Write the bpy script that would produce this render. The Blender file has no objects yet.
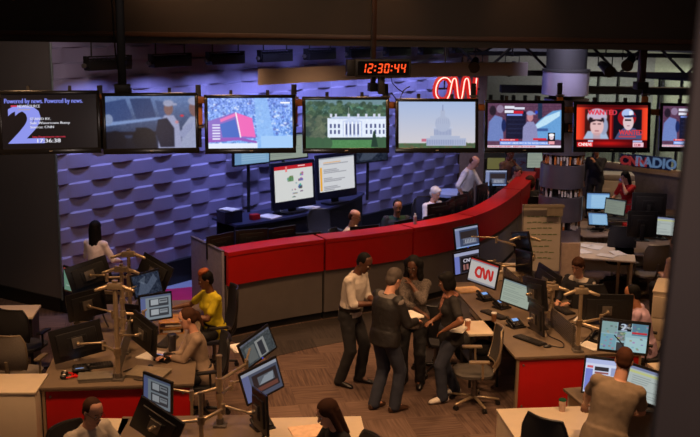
import bpy, bmesh, math, random
import numpy as np
from math import sin, cos, pi, radians as R
from mathutils import Vector, Matrix, Euler

random.seed(7)
SC = bpy.context.scene
COL = SC.collection

# ------------------------------------------------------------------ camera
CF, CH, CP, CR = 1000.0, 4.8, R(12), R(.8)
def ray(px, py):
    x = px-350; y = py-218.5
    xr = x*cos(CR)+y*sin(CR); yr = -x*sin(CR)+y*cos(CR)
    return Vector((xr, CF*cos(CP)-yr*sin(CP), -CF*sin(CP)-yr*cos(CP)))
def P(px, py, z=0.0):
    r = ray(px, py); t = (z-CH)/r.z
    return Vector((r.x*t, r.y*t, z))
def G(px, py, d):
    r = ray(px, py); t = d/r.y
    return Vector((r.x*t, d, CH+r.z*t))

cam = bpy.data.cameras.new('camera'); camo = bpy.data.objects.new('camera', cam); COL.objects.link(camo)
fw = Vector((0, cos(CP), -sin(CP))); up0 = Vector((0, sin(CP), cos(CP))); rt0 = Vector((1, 0, 0))
rt = rt0*cos(CR)+up0*sin(CR); up = up0*cos(CR)-rt0*sin(CR)
m = Matrix((rt, up, -fw)).transposed().to_4x4(); m.translation = Vector((0, 0, CH))
camo.matrix_world = m
cam.sensor_width = 36; cam.lens = 36*CF/700; cam.clip_end = 200; cam.clip_start = .05
cam.dof.use_dof = True; cam.dof.focus_distance = 12; cam.dof.aperture_fstop = 2.4
SC.camera = camo
SC.view_settings.view_transform = 'Standard'; SC.view_settings.look = 'None'
SC.view_settings.gamma = 1; SC.view_settings.use_curve_mapping = False; SC.view_settings.exposure = 0

# ------------------------------------------------------------------ materials
def lin(c):
    c = np.asarray(c, float)
    return np.where(c <= .04045, c/12.92, ((c+.055)/1.055)**2.4)
def l3(c): return tuple(float(v) for v in lin(np.array(c)/255.0))+(1.0,)
MC = {}
def M(name, col, rough=.55, metal=0.0, var=.12, scale=18.0, bump=0.0, bscale=120.0, spec=.5, coat=0.0, alpha=1.0, trans=0.0):
    if name in MC: return MC[name]
    mt = bpy.data.materials.new(name); mt.use_nodes = True
    nt = mt.node_tree; b = nt.nodes['Principled BSDF']
    tc = nt.nodes.new('ShaderNodeTexCoord')
    nz = nt.nodes.new('ShaderNodeTexNoise'); nz.inputs['Scale'].default_value = scale; nz.inputs['Detail'].default_value = 4
    nt.links.new(tc.outputs['Object'], nz.inputs['Vector'])
    rp = nt.nodes.new('ShaderNodeValToRGB'); c = l3(col)
    rp.color_ramp.elements[0].position = .3; rp.color_ramp.elements[1].position = .7
    rp.color_ramp.elements[0].color = tuple(v*(1-var) for v in c[:3])+(1,)
    rp.color_ramp.elements[1].color = tuple(min(1, v*(1+var)) for v in c[:3])+(1,)
    nt.links.new(nz.outputs['Fac'], rp.inputs['Fac']); nt.links.new(rp.outputs['Color'], b.inputs['Base Color'])
    b.inputs['Roughness'].default_value = rough; b.inputs['Metallic'].default_value = metal
    b.inputs['Specular IOR Level'].default_value = spec
    b.inputs['Coat Weight'].default_value = coat
    b.inputs['Alpha'].default_value = alpha; b.inputs['Transmission Weight'].default_value = trans
    if bump:
        n2 = nt.nodes.new('ShaderNodeTexNoise'); n2.inputs['Scale'].default_value = bscale; n2.inputs['Detail'].default_value = 3
        bp = nt.nodes.new('ShaderNodeBump'); bp.inputs['Strength'].default_value = bump; bp.inputs['Distance'].default_value = .01
        nt.links.new(tc.outputs['Object'], n2.inputs['Vector']); nt.links.new(n2.outputs['Fac'], bp.inputs['Height'])
        nt.links.new(bp.outputs['Normal'], b.inputs['Normal'])
    MC[name] = mt; return mt
def EM(name, col, strength=1.0):
    if name in MC: return MC[name]
    mt = bpy.data.materials.new(name); mt.use_nodes = True; b = mt.node_tree.nodes['Principled BSDF']
    b.inputs['Base Color'].default_value = (.02, .02, .02, 1); b.inputs['Emission Color'].default_value = l3(col)
    b.inputs['Emission Strength'].default_value = strength; MC[name] = mt; return mt
def screen_mat(strength):
    k = 'screen_%g' % strength
    if k in MC: return MC[k]
    mt = bpy.data.materials.new(k); mt.use_nodes = True; nt = mt.node_tree; b = nt.nodes['Principled BSDF']
    a = nt.nodes.new('ShaderNodeAttribute'); a.attribute_name = 'Col'
    b.inputs['Base Color'].default_value = (.006, .006, .008, 1); b.inputs['Roughness'].default_value = .2; b.inputs['Specular IOR Level'].default_value = .12
    nt.links.new(a.outputs['Color'], b.inputs['Emission Color']); b.inputs['Emission Strength'].default_value = strength
    MC[k] = mt; return mt

# ------------------------------------------------------------------ mesh builder
def frame_of(d):
    d = d.normalized(); a = Vector((0, 0, 1)) if abs(d.z) < .9 else Vector((1, 0, 0))
    x = d.cross(a).normalized(); return x, d.cross(x).normalized()
class MB:
    def __init__(s): s.bm = bmesh.new()
    def box(s, c, d, rot=(0, 0, 0), bev=0.0, M4=None):
        mt = Matrix.Translation(c) @ Euler(rot).to_matrix().to_4x4() @ Matrix.Diagonal((d[0], d[1], d[2], 1))
        if M4 is not None: mt = M4 @ mt
        r = bmesh.ops.create_cube(s.bm, size=1, matrix=mt)
        if bev:
            es = {e for v in r['verts'] for e in v.link_edges}
            bmesh.ops.bevel(s.bm, geom=list(es), offset=bev, segments=2, affect='EDGES', profile=.6)
        return s
    def loft(s, rings, cap=True, closed=True):
        vr = [[s.bm.verts.new(p) for p in r] for r in rings]; n = len(vr[0])
        for a, b in zip(vr[:-1], vr[1:]):
            for i in range(n if closed else n-1):
                j = (i+1) % n
                try: s.bm.faces.new((a[i], a[j], b[j], b[i]))
                except ValueError: pass
        if cap:
            s.bm.faces.new(list(reversed(vr[0]))); s.bm.faces.new(vr[-1])
        return s
    def cyl(s, p0, p1, r0, r1=None, n=14):
        p0 = Vector(p0); p1 = Vector(p1); r1 = r0 if r1 is None else r1
        x, y = frame_of(p1-p0)
        return s.loft([[p+x*(r*cos(2*pi*k/n))+y*(r*sin(2*pi*k/n)) for k in range(n)] for p, r in ((p0, r0), (p1, r1))])
    def tube(s, pts, r, n=8, flat=1.0):
        pts = [Vector(p) for p in pts]; rings = []; px = None
        for i, p in enumerate(pts):
            d = (pts[min(i+1, len(pts)-1)]-pts[max(i-1, 0)])
            if px is None: x, y = frame_of(d)
            else:
                dn = d.normalized(); x = (px-dn*px.dot(dn)).normalized(); y = dn.cross(x)
            px = x
            rr = r[i] if isinstance(r, (list, tuple)) else r
            rings.append([p+x*(rr*cos(2*pi*k/n))+y*(rr*flat*sin(2*pi*k/n)) for k in range(n)])
        return s.loft(rings)
    def secs(s, L, n=20):
        return s.loft([[c+ax*(rx*cos(2*pi*k/n))+ay*(ry*sin(2*pi*k/n)) for k in range(n)] for c, ax, ay, rx, ry in L])
    def cap(s, p0, p1, r0, r1=None, n=12):
        p0 = Vector(p0); p1 = Vector(p1); r1 = r0 if r1 is None else r1
        if (p1-p0).length < 1e-5: p1 = p0+Vector((0, 0, 1e-4))
        d = (p1-p0).normalized(); x, y = frame_of(d); L = []
        for a in (-80, -50, -20): L.append((p0+d*(r0*sin(R(a))), r0*cos(R(a))))
        for a in (20, 50, 80): L.append((p1+d*(r1*sin(R(a))), r1*cos(R(a))))
        return s.loft([[p+x*(r*cos(2*pi*k/n))+y*(r*sin(2*pi*k/n)) for k in range(n)] for p, r in L])
    def ell(s, c, r, mt=None, n=14):
        m4 = Matrix.Translation(c) @ (mt.to_4x4() if mt is not None else Matrix.Identity(4)) @ Matrix.Diagonal((r[0], r[1], r[2], 1))
        bmesh.ops.create_uvsphere(s.bm, u_segments=n, v_segments=max(6, n*2//3), radius=1, matrix=m4); return s
    def prism(s, poly, z0, z1):
        return s.loft([[Vector((p[0], p[1], z0)) for p in poly], [Vector((p[0], p[1], z1)) for p in poly]])
    def build(s, name, mat, parent=None, smooth=True, loc=None, rot=None):
        bmesh.ops.recalc_face_normals(s.bm, faces=s.bm.faces[:])
        me = bpy.data.meshes.new(name); s.bm.to_mesh(me); s.bm.free()
        return link(me, name, mat, parent, smooth, loc, rot)
def link(me, name, mat, parent=None, smooth=True, loc=None, rot=None):
    if smooth:
        me.shade_smooth(); me.set_sharp_from_angle(angle=R(38))
    me.materials.clear(); me.materials.append(mat)
    o = bpy.data.objects.new(name, me); COL.objects.link(o)
    if parent: o.parent = parent
    if loc is not None: o.location = loc
    if rot is not None: o.rotation_euler = rot
    return o
def tag(o, label, cat, group=None, kind=None):
    if label: o['label'] = label
    if cat: o['category'] = cat
    if group: o['group'] = group
    if kind: o['kind'] = kind
    return o
def thing(name, label, cat, loc=(0, 0, 0), rz=0.0, group=None):
    o = bpy.data.objects.new(name, None); COL.objects.link(o); o.empty_display_size = .1
    o.location = loc; o.rotation_euler = (0, 0, rz); return tag(o, label, cat, group)
def struct(o): o['kind'] = 'structure'; return o
def dup(root, loc, rz, label, group=None):
    r = root.copy(); COL.objects.link(r); r.location = loc; r.rotation_euler = (0, 0, rz); r['label'] = label
    if group: r['group'] = group
    for ch in list(root.children):
        c = ch.copy(); COL.objects.link(c); c.parent = r
        for g in list(ch.children):
            d = g.copy(); COL.objects.link(d); d.parent = c
    return r

# ------------------------------------------------------------------ picture painter for the screens (colours per mesh point)
TXT = {}
def text_tris(st):
    if st in TXT: return TXT[st]
    cu = bpy.data.curves.new('t', 'FONT'); cu.body = st; cu.resolution_u = 3
    ob = bpy.data.objects.new('t', cu); COL.objects.link(ob)
    dg = bpy.context.evaluated_depsgraph_get(); me = bpy.data.meshes.new_from_object(ob.evaluated_get(dg))
    me.calc_loop_triangles(); v = np.array([tuple(x.co)[:2] for x in me.vertices])
    t = [v[list(lt.vertices)] for lt in me.loop_triangles]
    bpy.data.objects.remove(ob); bpy.data.curves.remove(cu); bpy.data.meshes.remove(me)
    TXT[st] = t; return t
class Canvas:
    def __init__(s, w, h, bg=(0, 0, 0)):
        s.w = w; s.h = h; s.a = np.ones((h, w, 3))*np.array(bg, float)
        s.Y, s.X = np.mgrid[0:h, 0:w]; s.X = (s.X+.5)/w; s.Y = (s.Y+.5)/h
    def blend(s, m, c, al=1.0):
        m = (m*al)[..., None]; s.a = s.a*(1-m)+np.array(c, float)*m
    def blur(s, k=1):
        for _ in range(k):
            p = np.pad(s.a, ((1, 1), (1, 1), (0, 0)), 'edge'); s.a = sum(p[i:i+s.h, j:j+s.w] for i in range(3) for j in range(3))/9
    def rect(s, x0, y0, x1, y1, c, al=1.0): s.blend(((s.X >= x0) & (s.X < x1) & (s.Y >= y0) & (s.Y < y1)).astype(float), c, al)
    def ell(s, x, y, rx, ry, c, al=1.0):
        d = np.sqrt(((s.X-x)/rx)**2+((s.Y-y)/ry)**2); s.blend(np.clip((1-d)*min(rx*s.w, ry*s.h)+.5, 0, 1), c, al)
    def poly(s, pts, c, al=1.0):
        ins = np.zeros(s.X.shape, bool); n = len(pts)
        for i in range(n):
            x0, y0 = pts[i]; x1, y1 = pts[(i+1) % n]
            if y0 == y1: continue
            ins ^= ((s.Y >= min(y0, y1)) & (s.Y < max(y0, y1)) & (s.X < x0+(s.Y-y0)/(y1-y0)*(x1-x0)))
        s.blend(ins.astype(float), c, al)
    def noise(s, amp, seed=0, gs=4):
        rng = np.random.default_rng(seed); n = rng.random((s.h//gs+2, s.w//gs+2))
        s.a = np.clip(s.a+((np.kron(n, np.ones((gs, gs)))[:s.h, :s.w]-.5)*2*amp)[..., None], 0, 255)
    def grad(s, c0, c1):
        s.a = np.array(c0, float)*(1-s.Y[..., None])+np.array(c1, float)*s.Y[..., None]
    def text(s, st, x, y, hgt, c, wscale=1.0, bold=0.0):
        # x,y = baseline start in 0..1; hgt = cap height as a fraction of the height
        k = 3; mk = np.zeros((s.h*k, s.w*k), bool); sc = hgt/.70; asp = s.h/s.w
        for off in ((0, 0), (bold, 0)):
            for t in text_tris(st):
                p = np.empty((3, 2)); p[:, 0] = (x+(t[:, 0]+off[0])*sc*asp*wscale)*s.w*k; p[:, 1] = (y-t[:, 1]*sc)*s.h*k
                x0, y0 = np.floor(p.min(0)).astype(int); x1, y1 = np.ceil(p.max(0)).astype(int)+1
                x0 = max(x0, 0); y0 = max(y0, 0); x1 = min(x1, s.w*k); y1 = min(y1, s.h*k)
                if x1 <= x0 or y1 <= y0: continue
                yy, xx = np.mgrid[y0:y1, x0:x1]; xx = xx+.5; yy = yy+.5
                d = [(p[(i+1) % 3, 0]-p[i, 0])*(yy-p[i, 1])-(p[(i+1) % 3, 1]-p[i, 1])*(xx-p[i, 0]) for i in range(3)]
                mk[y0:y1, x0:x1] |= ((d[0] >= 0) & (d[1] >= 0) & (d[2] >= 0)) | ((d[0] <= 0) & (d[1] <= 0) & (d[2] <= 0))
        s.blend(mk.reshape(s.h, k, s.w, k).mean((1, 3)), c)
    def mesh(s, W, Hh, y=0.0):
        w, h = s.w, s.h; X, Y = np.meshgrid(np.linspace(-W/2, W/2, w), np.linspace(Hh/2, -Hh/2, h))
        co = np.stack([X.ravel(), np.full(w*h, y), Y.ravel()], 1)
        i = np.arange(w*h).reshape(h, w); f = np.stack([i[1:, :-1], i[1:, 1:], i[:-1, 1:], i[:-1, :-1]], -1).reshape(-1, 4)
        me = bpy.data.meshes.new('screen'); me.from_pydata(co.tolist(), [], f.tolist())
        at = me.color_attributes.new('Col', 'FLOAT_COLOR', 'POINT')
        rgba = np.ones((w*h, 4)); rgba[:, :3] = lin(np.clip(s.a, 0, 255)/255).reshape(-1, 3)
        at.data.foreach_set('color', rgba.ravel().astype(np.float32)); return me
# ------------------------------------------------------------------ screen pictures
def logo(c, x, y, h, col, inner=None):
    """the three linked letters, drawn as thick strokes; x,y = left/centre, h = height (fractions)"""
    asp = c.h/c.w; w = h*asp
    def st(pts, r, cc):
        for a, b in zip(pts[:-1], pts[1:]):
            n = 14
            for i in range(n+1):
                t = i/n; c.ell(x+(a[0]+(b[0]-a[0])*t)*w, y-(a[1]+(b[1]-a[1])*t)*h, r*w, r*h, cc)
    C = [(.75, .35), (.5, .5), (.2, .42), (0, .1), (0, -.15), (.2, -.42), (.5, -.5), (.75, -.42)]
    N = [(.8, -.45), (.8, .35), (.95, .48), (1.1, .35), (1.35, -.35), (1.5, -.45), (1.62, -.3), (1.62, .35), (1.77, .48), (1.92, .35), (2.17, -.35), (2.3, -.45), (2.42, -.3), (2.42, .48)]
    for pts in (C, N): st(pts, .15, col)
    if inner is not None:
        for pts in (C, N): st(pts, .035, inner)
def c_standby():
    c = Canvas(300, 168, (10, 8, 12))
    c.text('Powered by news. Powered by news.', .03, .165, .085, (125, 135, 235), .80, .09)
    s = (140, 148, 236)
    c.text('2', .035, .90, .70, s, 1.28, .10)
    c.rect(.10, .205, .165, .235, (205, 60, 90)); c.text('NEWSSOURCE', .165, .245, .05, (225, 225, 240), .9, .05)
    c.rect(.17, .275, .30, .29, (170, 160, 170))
    c.text('STAND BY.', .29, .475, .045, (225, 225, 235), 1.25, .06)
    c.text('Sub: Watertown Bump', .29, .55, .045, (225, 225, 235), 1.25, .06)
    c.text('Source: CNN', .29, .625, .045, (225, 225, 235), 1.25, .06)
    c.text('http://newssource.cnn.com', .31, .80, .036, (225, 50, 80), 1.1, .07)
    c.text('17:36:38', .345, .89, .07, (235, 235, 245), 1.35, .05)
    return c
def soldier(c, x, y, k, col=(130, 140, 175), face=(120, 90, 90), cap=(150, 155, 185)):
    c.poly([(x-.11*k, 1), (x-.10*k, y+.33*k), (x-.04*k, y+.20*k), (x+.05*k, y+.2*k), (x+.10*k, y+.34*k), (x+.13*k, 1)], col)
    c.ell(x, y+.09*k, .045*k, .11*k, face); c.ell(x, y, .052*k, .055*k, cap); c.rect(x-.02*k, y+.0*k, x+.085*k, y+.035*k, cap)
def c_vehicle():
    c = Canvas(240, 136); c.grad((100, 125, 175), (22, 28, 50)); c.noise(6, 3, 6)
    c.poly([(0, .12), (.22, .05), (.30, .42), (0, .52)], (52, 72, 120)); c.poly([(.27, .05), (.5, .04), (.56, .4), (.34, .44)], (44, 62, 105))
    c.poly([(.55, .08), (.68, .12), (.70, .40), (.60, .42)], (60, 80, 125))
    c.poly([(0, .50), (.6, .40), (.65, .44), (0, .57)], (120, 145, 195)); c.rect(0, .68, .62, .74, (12, 14, 30)); c.ell(.42, .80, .13, .2, (8, 8, 18)); c.ell(.1, .86, .12, .2, (10, 12, 25))
    c.ell(.03, .44, .05, .1, (125, 140, 175)); c.rect(.33, .60, .39, .65, (12, 14, 25)); c.ell(.85, .38, .022, .02, (220, 40, 60))
    soldier(c, .70, .14, 1.15, (150, 155, 190)); c.poly([(.58, .45), (.68, .42), (.76, .62), (.76, .98), (.60, .98), (.55, .7)], (18, 22, 45))
    soldier(c, 1.0, .10, 1.5, (150, 158, 190)); c.poly([(.80, .72), (.9, .55), (.98, .5), (.96, .62), (.86, .82)], (140, 148, 185))
    c.rect(.0, .80, .56, 1, (8, 10, 22), .8); c.ell(.79, .5, .02, .03, (190, 130, 140)); c.blur(3); c.noise(6, 2, 2); return c
def c_aerial():
    c = Canvas(240, 136); c.grad((130, 160, 245), (120, 170, 250)); rng = np.random.default_rng(4)
    c.noise(38, 9, 3); c.noise(25, 10, 6)
    for i in range(150):
        x, y = rng.random(2); v = rng.random()
        c.ell(x, y, .008+.012*v, .012+.012*v, (225, 235, 255) if rng.random() > .45 else (95, 110, 190), .8)
    c.poly([(.55, 0), (.70, 0), (.80, 1), (.58, 1)], (150, 195, 250), .8)
    c.poly([(0, .46), (.32, .28), (.52, .40), (.56, .80), (0, .82)], (140, 110, 200)); c.poly([(.33, .29), (.52, .40), (.56, .78), (.38, .76)], (240, 110, 190))
    c.poly([(.14, .42), (.32, .30), (.33, .36), (.15, .48)], (235, 120, 190)); c.poly([(.14, .52), (.32, .42), (.37, .78), (.17, .78)], (75, 110, 200))
    c.poly([(.32, .28), (.335, .28), (.39, .80), (.375, .80)], (250, 250, 255)); c.poly([(0, .80), (.36, .78), (.57, .86), (.57, .90), (.36, .84), (0, .88)], (150, 90, 190))
    for k in range(6): c.rect(.05, .52+k*.055, .14, .545+k*.055, (235, 240, 255))
    c.rect(0, .90, .58, 1, (225, 235, 255)); c.rect(.62, .76, 1, 1, (165, 205, 250)); c.blur(1); c.rect(.86, .08, .97, .11, (255, 255, 255))
    return c
def c_mansion():
    c = Canvas(260, 146); c.grad((75, 110, 105), (60, 85, 65)); c.noise(22, 2, 4)
    rng = np.random.default_rng(8)
    c.rect(0, 0, 1, .10, (110, 140, 150)); c.rect(.55, .1, 1, .22, (90, 140, 120))
    for i in range(230):
        x, y = rng.random(2); y = y*.6; g = rng.random(); c.ell(x, y+.05, .03, .045, (40+60*g, 62+65*g, 55+40*g), .75)
    for i in range(60):
        x = rng.random()*.28; y = .35+rng.random()*.5; g = rng.random(); c.ell(x, y, .04, .05, (45+70*g, 65+60*g, 62+40*g), .7)
    w = (228, 238, 255)
    c.rect(.27, .38, 1, .80, w); c.poly([(.27, .40), (.36, .34), (1, .34), (1, .40)], (185, 200, 230))
    for x in (.30, .36, .52, .64, .74, .84, .9): c.rect(x, .29, x+.03, .36, (210, 215, 235))
    c.rect(.53, .16, .536, .34, (220, 220, 230)); c.poly([(.46, .44), (.58, .36), (.70, .44)], (205, 218, 245)); c.rect(.46, .44, .70, .76, (195, 208, 240))
    for k in range(5): c.rect(.475+k*.048, .45, .492+k*.048, .76, (240, 246, 255))
    for k in range(4):
        c.rect(.497+k*.048, .50, .513+k*.048, .72, (60, 70, 120))
    for y in (.50, .62):
        for x in (.30, .35, .40, .745, .80, .855, .91, .96): c.rect(x, y, x+.022, y+.085, (70, 80, 130))
    c.rect(.3, .78, 1, .83, (40, 60, 62)); c.rect(.0, .83, 1, 1, (78, 135, 85)); c.noise(7, 5, 3)
    for x in (.08, .16, .26, .02, .9, .97): c.ell(x, .90, .07, .13, (60, 95, 70), .9)
    c.poly([(.81, .98), (.84, .66), (.86, .64), (.90, .98)], (30, 60, 50)); c.blur(1); return c
def c_dome():
    c = Canvas(260, 146); c.grad((165, 185, 222), (212, 205, 208)); w = (172, 182, 208); d = (135, 146, 185)
    c.rect(0, .90, 1, 1, (75, 105, 75)); rng = np.random.default_rng(3)
    for i in range(70):
        x = rng.random(); c.ell(x, .90+rng.random()*.1, .02, .03, (60+50*rng.random(), 95, 70), .8)
    c.rect(.36, .79, .88, .95, w); c.rect(.41, .74, .80, .80, w)
    for k in range(22): c.rect(.37+k*.023, .82, .38+k*.023, .93, d)
    c.rect(.46, .56, .69, .75, w)
    for k in range(12): c.rect(.467+k*.019, .60, .474+k*.019, .72, d)
    c.rect(.44, .54, .71, .575, (190, 198, 220)); c.rect(.48, .48, .67, .55, w); c.ell(.575, .48, .10, .17, w)
    for k in range(7): c.rect(.49+k*.026, .36, .494+k*.026, .48, d, .6)
    c.rect(.545, .22, .605, .34, w); c.ell(.575, .22, .03, .05, w); c.rect(.57, .07, .58, .2, d); c.rect(.30, .80, .36, .86, (190, 70, 100), .7); c.blur(1); return c
def c_news():
    c = Canvas(260, 146, (95, 60, 85)); c.noise(10, 4, 3)
    for k in range(9): c.rect(0, k*.06, 1, k*.06+.012, (75, 48, 75))
    c.rect(.68, 0, .74, .35, (35, 50, 80)); c.poly([(.60, .55), (.72, .35), (.88, .17), (1, .14), (1, .82), (.62, .80)], (105, 160, 215))
    c.poly([(.64, .50), (.78, .30), (.98, .17), (.98, .28), (.80, .48), (.66, .58)], (190, 225, 245)); c.rect(.62, .56, .82, .62, (60, 90, 150))
    c.rect(.25, .18, .52, .80, (24, 26, 52)); 
    for k in range(5): c.rect(.27, .26+k*.1, .50, .28+k*.1, (38, 42, 75))
    c.poly([(.0, .85), (.02, .42), (.10, .27), (.20, .32), (.22, .85)], (110, 130, 190)); c.ell(.07, .17, .045, .11, (38, 28, 42)); c.ell(.17, .13, .05, .09, (140, 120, 150)); c.ell(.22, .50, .03, .14, (28, 40, 90))
    soldier(c, .575, .22, .95, (140, 140, 185), (190, 130, 140), (150, 155, 200)); c.ell(.66, .20, .02, .04, (40, 70, 200))
    c.blur(2); c.noise(6, 7, 2)
    c.rect(.23, .06, .36, .12, (225, 225, 240)); c.rect(.36, .09, .50, .14, (215, 215, 235)); c.rect(.23, .16, .35, .22, (225, 225, 240)); c.rect(.35, .17, .48, .23, (205, 30, 50)); c.rect(.26, .24, .47, .28, (120, 140, 220))
    c.rect(.17, .80, .42, .85, (205, 25, 45)); c.text('BREAKING NEWS', .185, .838, .03, (255, 235, 240), 1.0, .05)
    c.rect(.17, .855, .85, .93, (110, 150, 235)); c.text('MANHUNT UNDER WAY IN THE WATERTOWN AREA', .18, .915, .042, (245, 250, 255), .83, .05)
    c.rect(0, .945, 1, .99, (230, 220, 235)); c.text('BOSTON POLICE SEARCH FOR SUSPECT - RESIDENTS TOLD TO STAY INDOORS', .01, .983, .028, (190, 30, 60), .8, .06)
    c.rect(.62, .78, .80, .83, (205, 40, 60)); c.rect(.82, .66, .92, .92, (18, 16, 26)); c.ell(.87, .76, .03, .06, (220, 200, 210)); c.ell(.87, .71, .038, .035, (245, 245, 250)); c.rect(.83, .85, .91, .92, (235, 160, 170))
    return c
def c_suspects():
    c = Canvas(260, 146, (120, 10, 14)); g = np.exp(-((c.X-.02)/.12)**2)+np.exp(-((c.X-.99)/.12)**2)
    c.blend(np.clip(g, 0, 1), (245, 70, 40)); c.rect(0, 0, 1, .06, (50, 8, 14), .7); c.rect(0, .82, 1, 1, (60, 6, 12)); c.blend(np.exp(-((c.X-.45)/.3)**2-((c.Y-.9)/.06)**2), (190, 20, 20))
    c.rect(.12, .10, .46, .80, (62, 22, 20)); c.rect(.52, .10, .92, .80, (16, 14, 26)); c.rect(.475, .1, .495, .80, (210, 50, 40))
    c.poly([(.10, .80), (.16, .62), (.30, .60), (.42, .64), (.46, .80)], (165, 185, 215)); c.ell(.29, .28, .14, .19, (190, 180, 200)); c.ell(.385, .5, .06, .2, (150, 160, 190)); c.ell(.28, .37, .11, .13, (35, 20, 28))
    c.ell(.29, .50, .095, .22, (225, 185, 185)); c.poly([(.18, .34), (.38, .34), (.36, .40), (.28, .37), (.2, .42)], (35, 20, 28)); c.rect(.23, .44, .275, .46, (60, 30, 35)); c.rect(.30, .44, .345, .46, (60, 30, 35)); c.rect(.26, .60, .32, .62, (150, 80, 90)); c.rect(.24, .66, .34, .80, (190, 145, 150), .6)
    c.ell(.29, .21, .125, .12, (200, 180, 205)); c.blur(2); c.text('WANTED', .155, .235, .12, (225, 60, 80), .98, .1); 
    c.ell(.71, .30, .13, .2, (150, 18, 28)); c.poly([(.54, .80), (.60, .62), (.68, .52), (.82, .54), (.92, .66), (.92, .80)], (70, 80, 120)); c.ell(.73, .40, .075, .19, (220, 195, 200)); c.ell(.72, .20, .085, .11, (170, 190, 235)); c.rect(.74, .14, .79, .26, (230, 235, 250)); c.poly([(.66, .25), (.82, .23), (.84, .28), (.68, .29)], (30, 40, 80))
    c.rect(.68, .335, .77, .37, (20, 16, 24)); c.rect(.71, .48, .75, .495, (130, 70, 80)); c.blur(1); c.text('WANTED', .60, .70, .12, (215, 60, 70), .8, .1); c.rect(.60, .72, .84, .76, (200, 60, 70), .8)
    c.rect(.02, .88, .24, .98, (225, 30, 35)); c.text('CNN', .03, .965, .075, (255, 235, 235), .9, .1); c.text('LIVE', .135, .965, .075, (255, 235, 235), .8, .1); c.rect(.17, .83, .24, .87, (190, 190, 220)); c.rect(.8, .83, .93, .87, (170, 180, 225)); c.rect(.8, .88, .95, .98, (235, 190, 205)); c.text('12:30', .81, .965, .06, (170, 40, 60), .9, .1)
    return c
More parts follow.
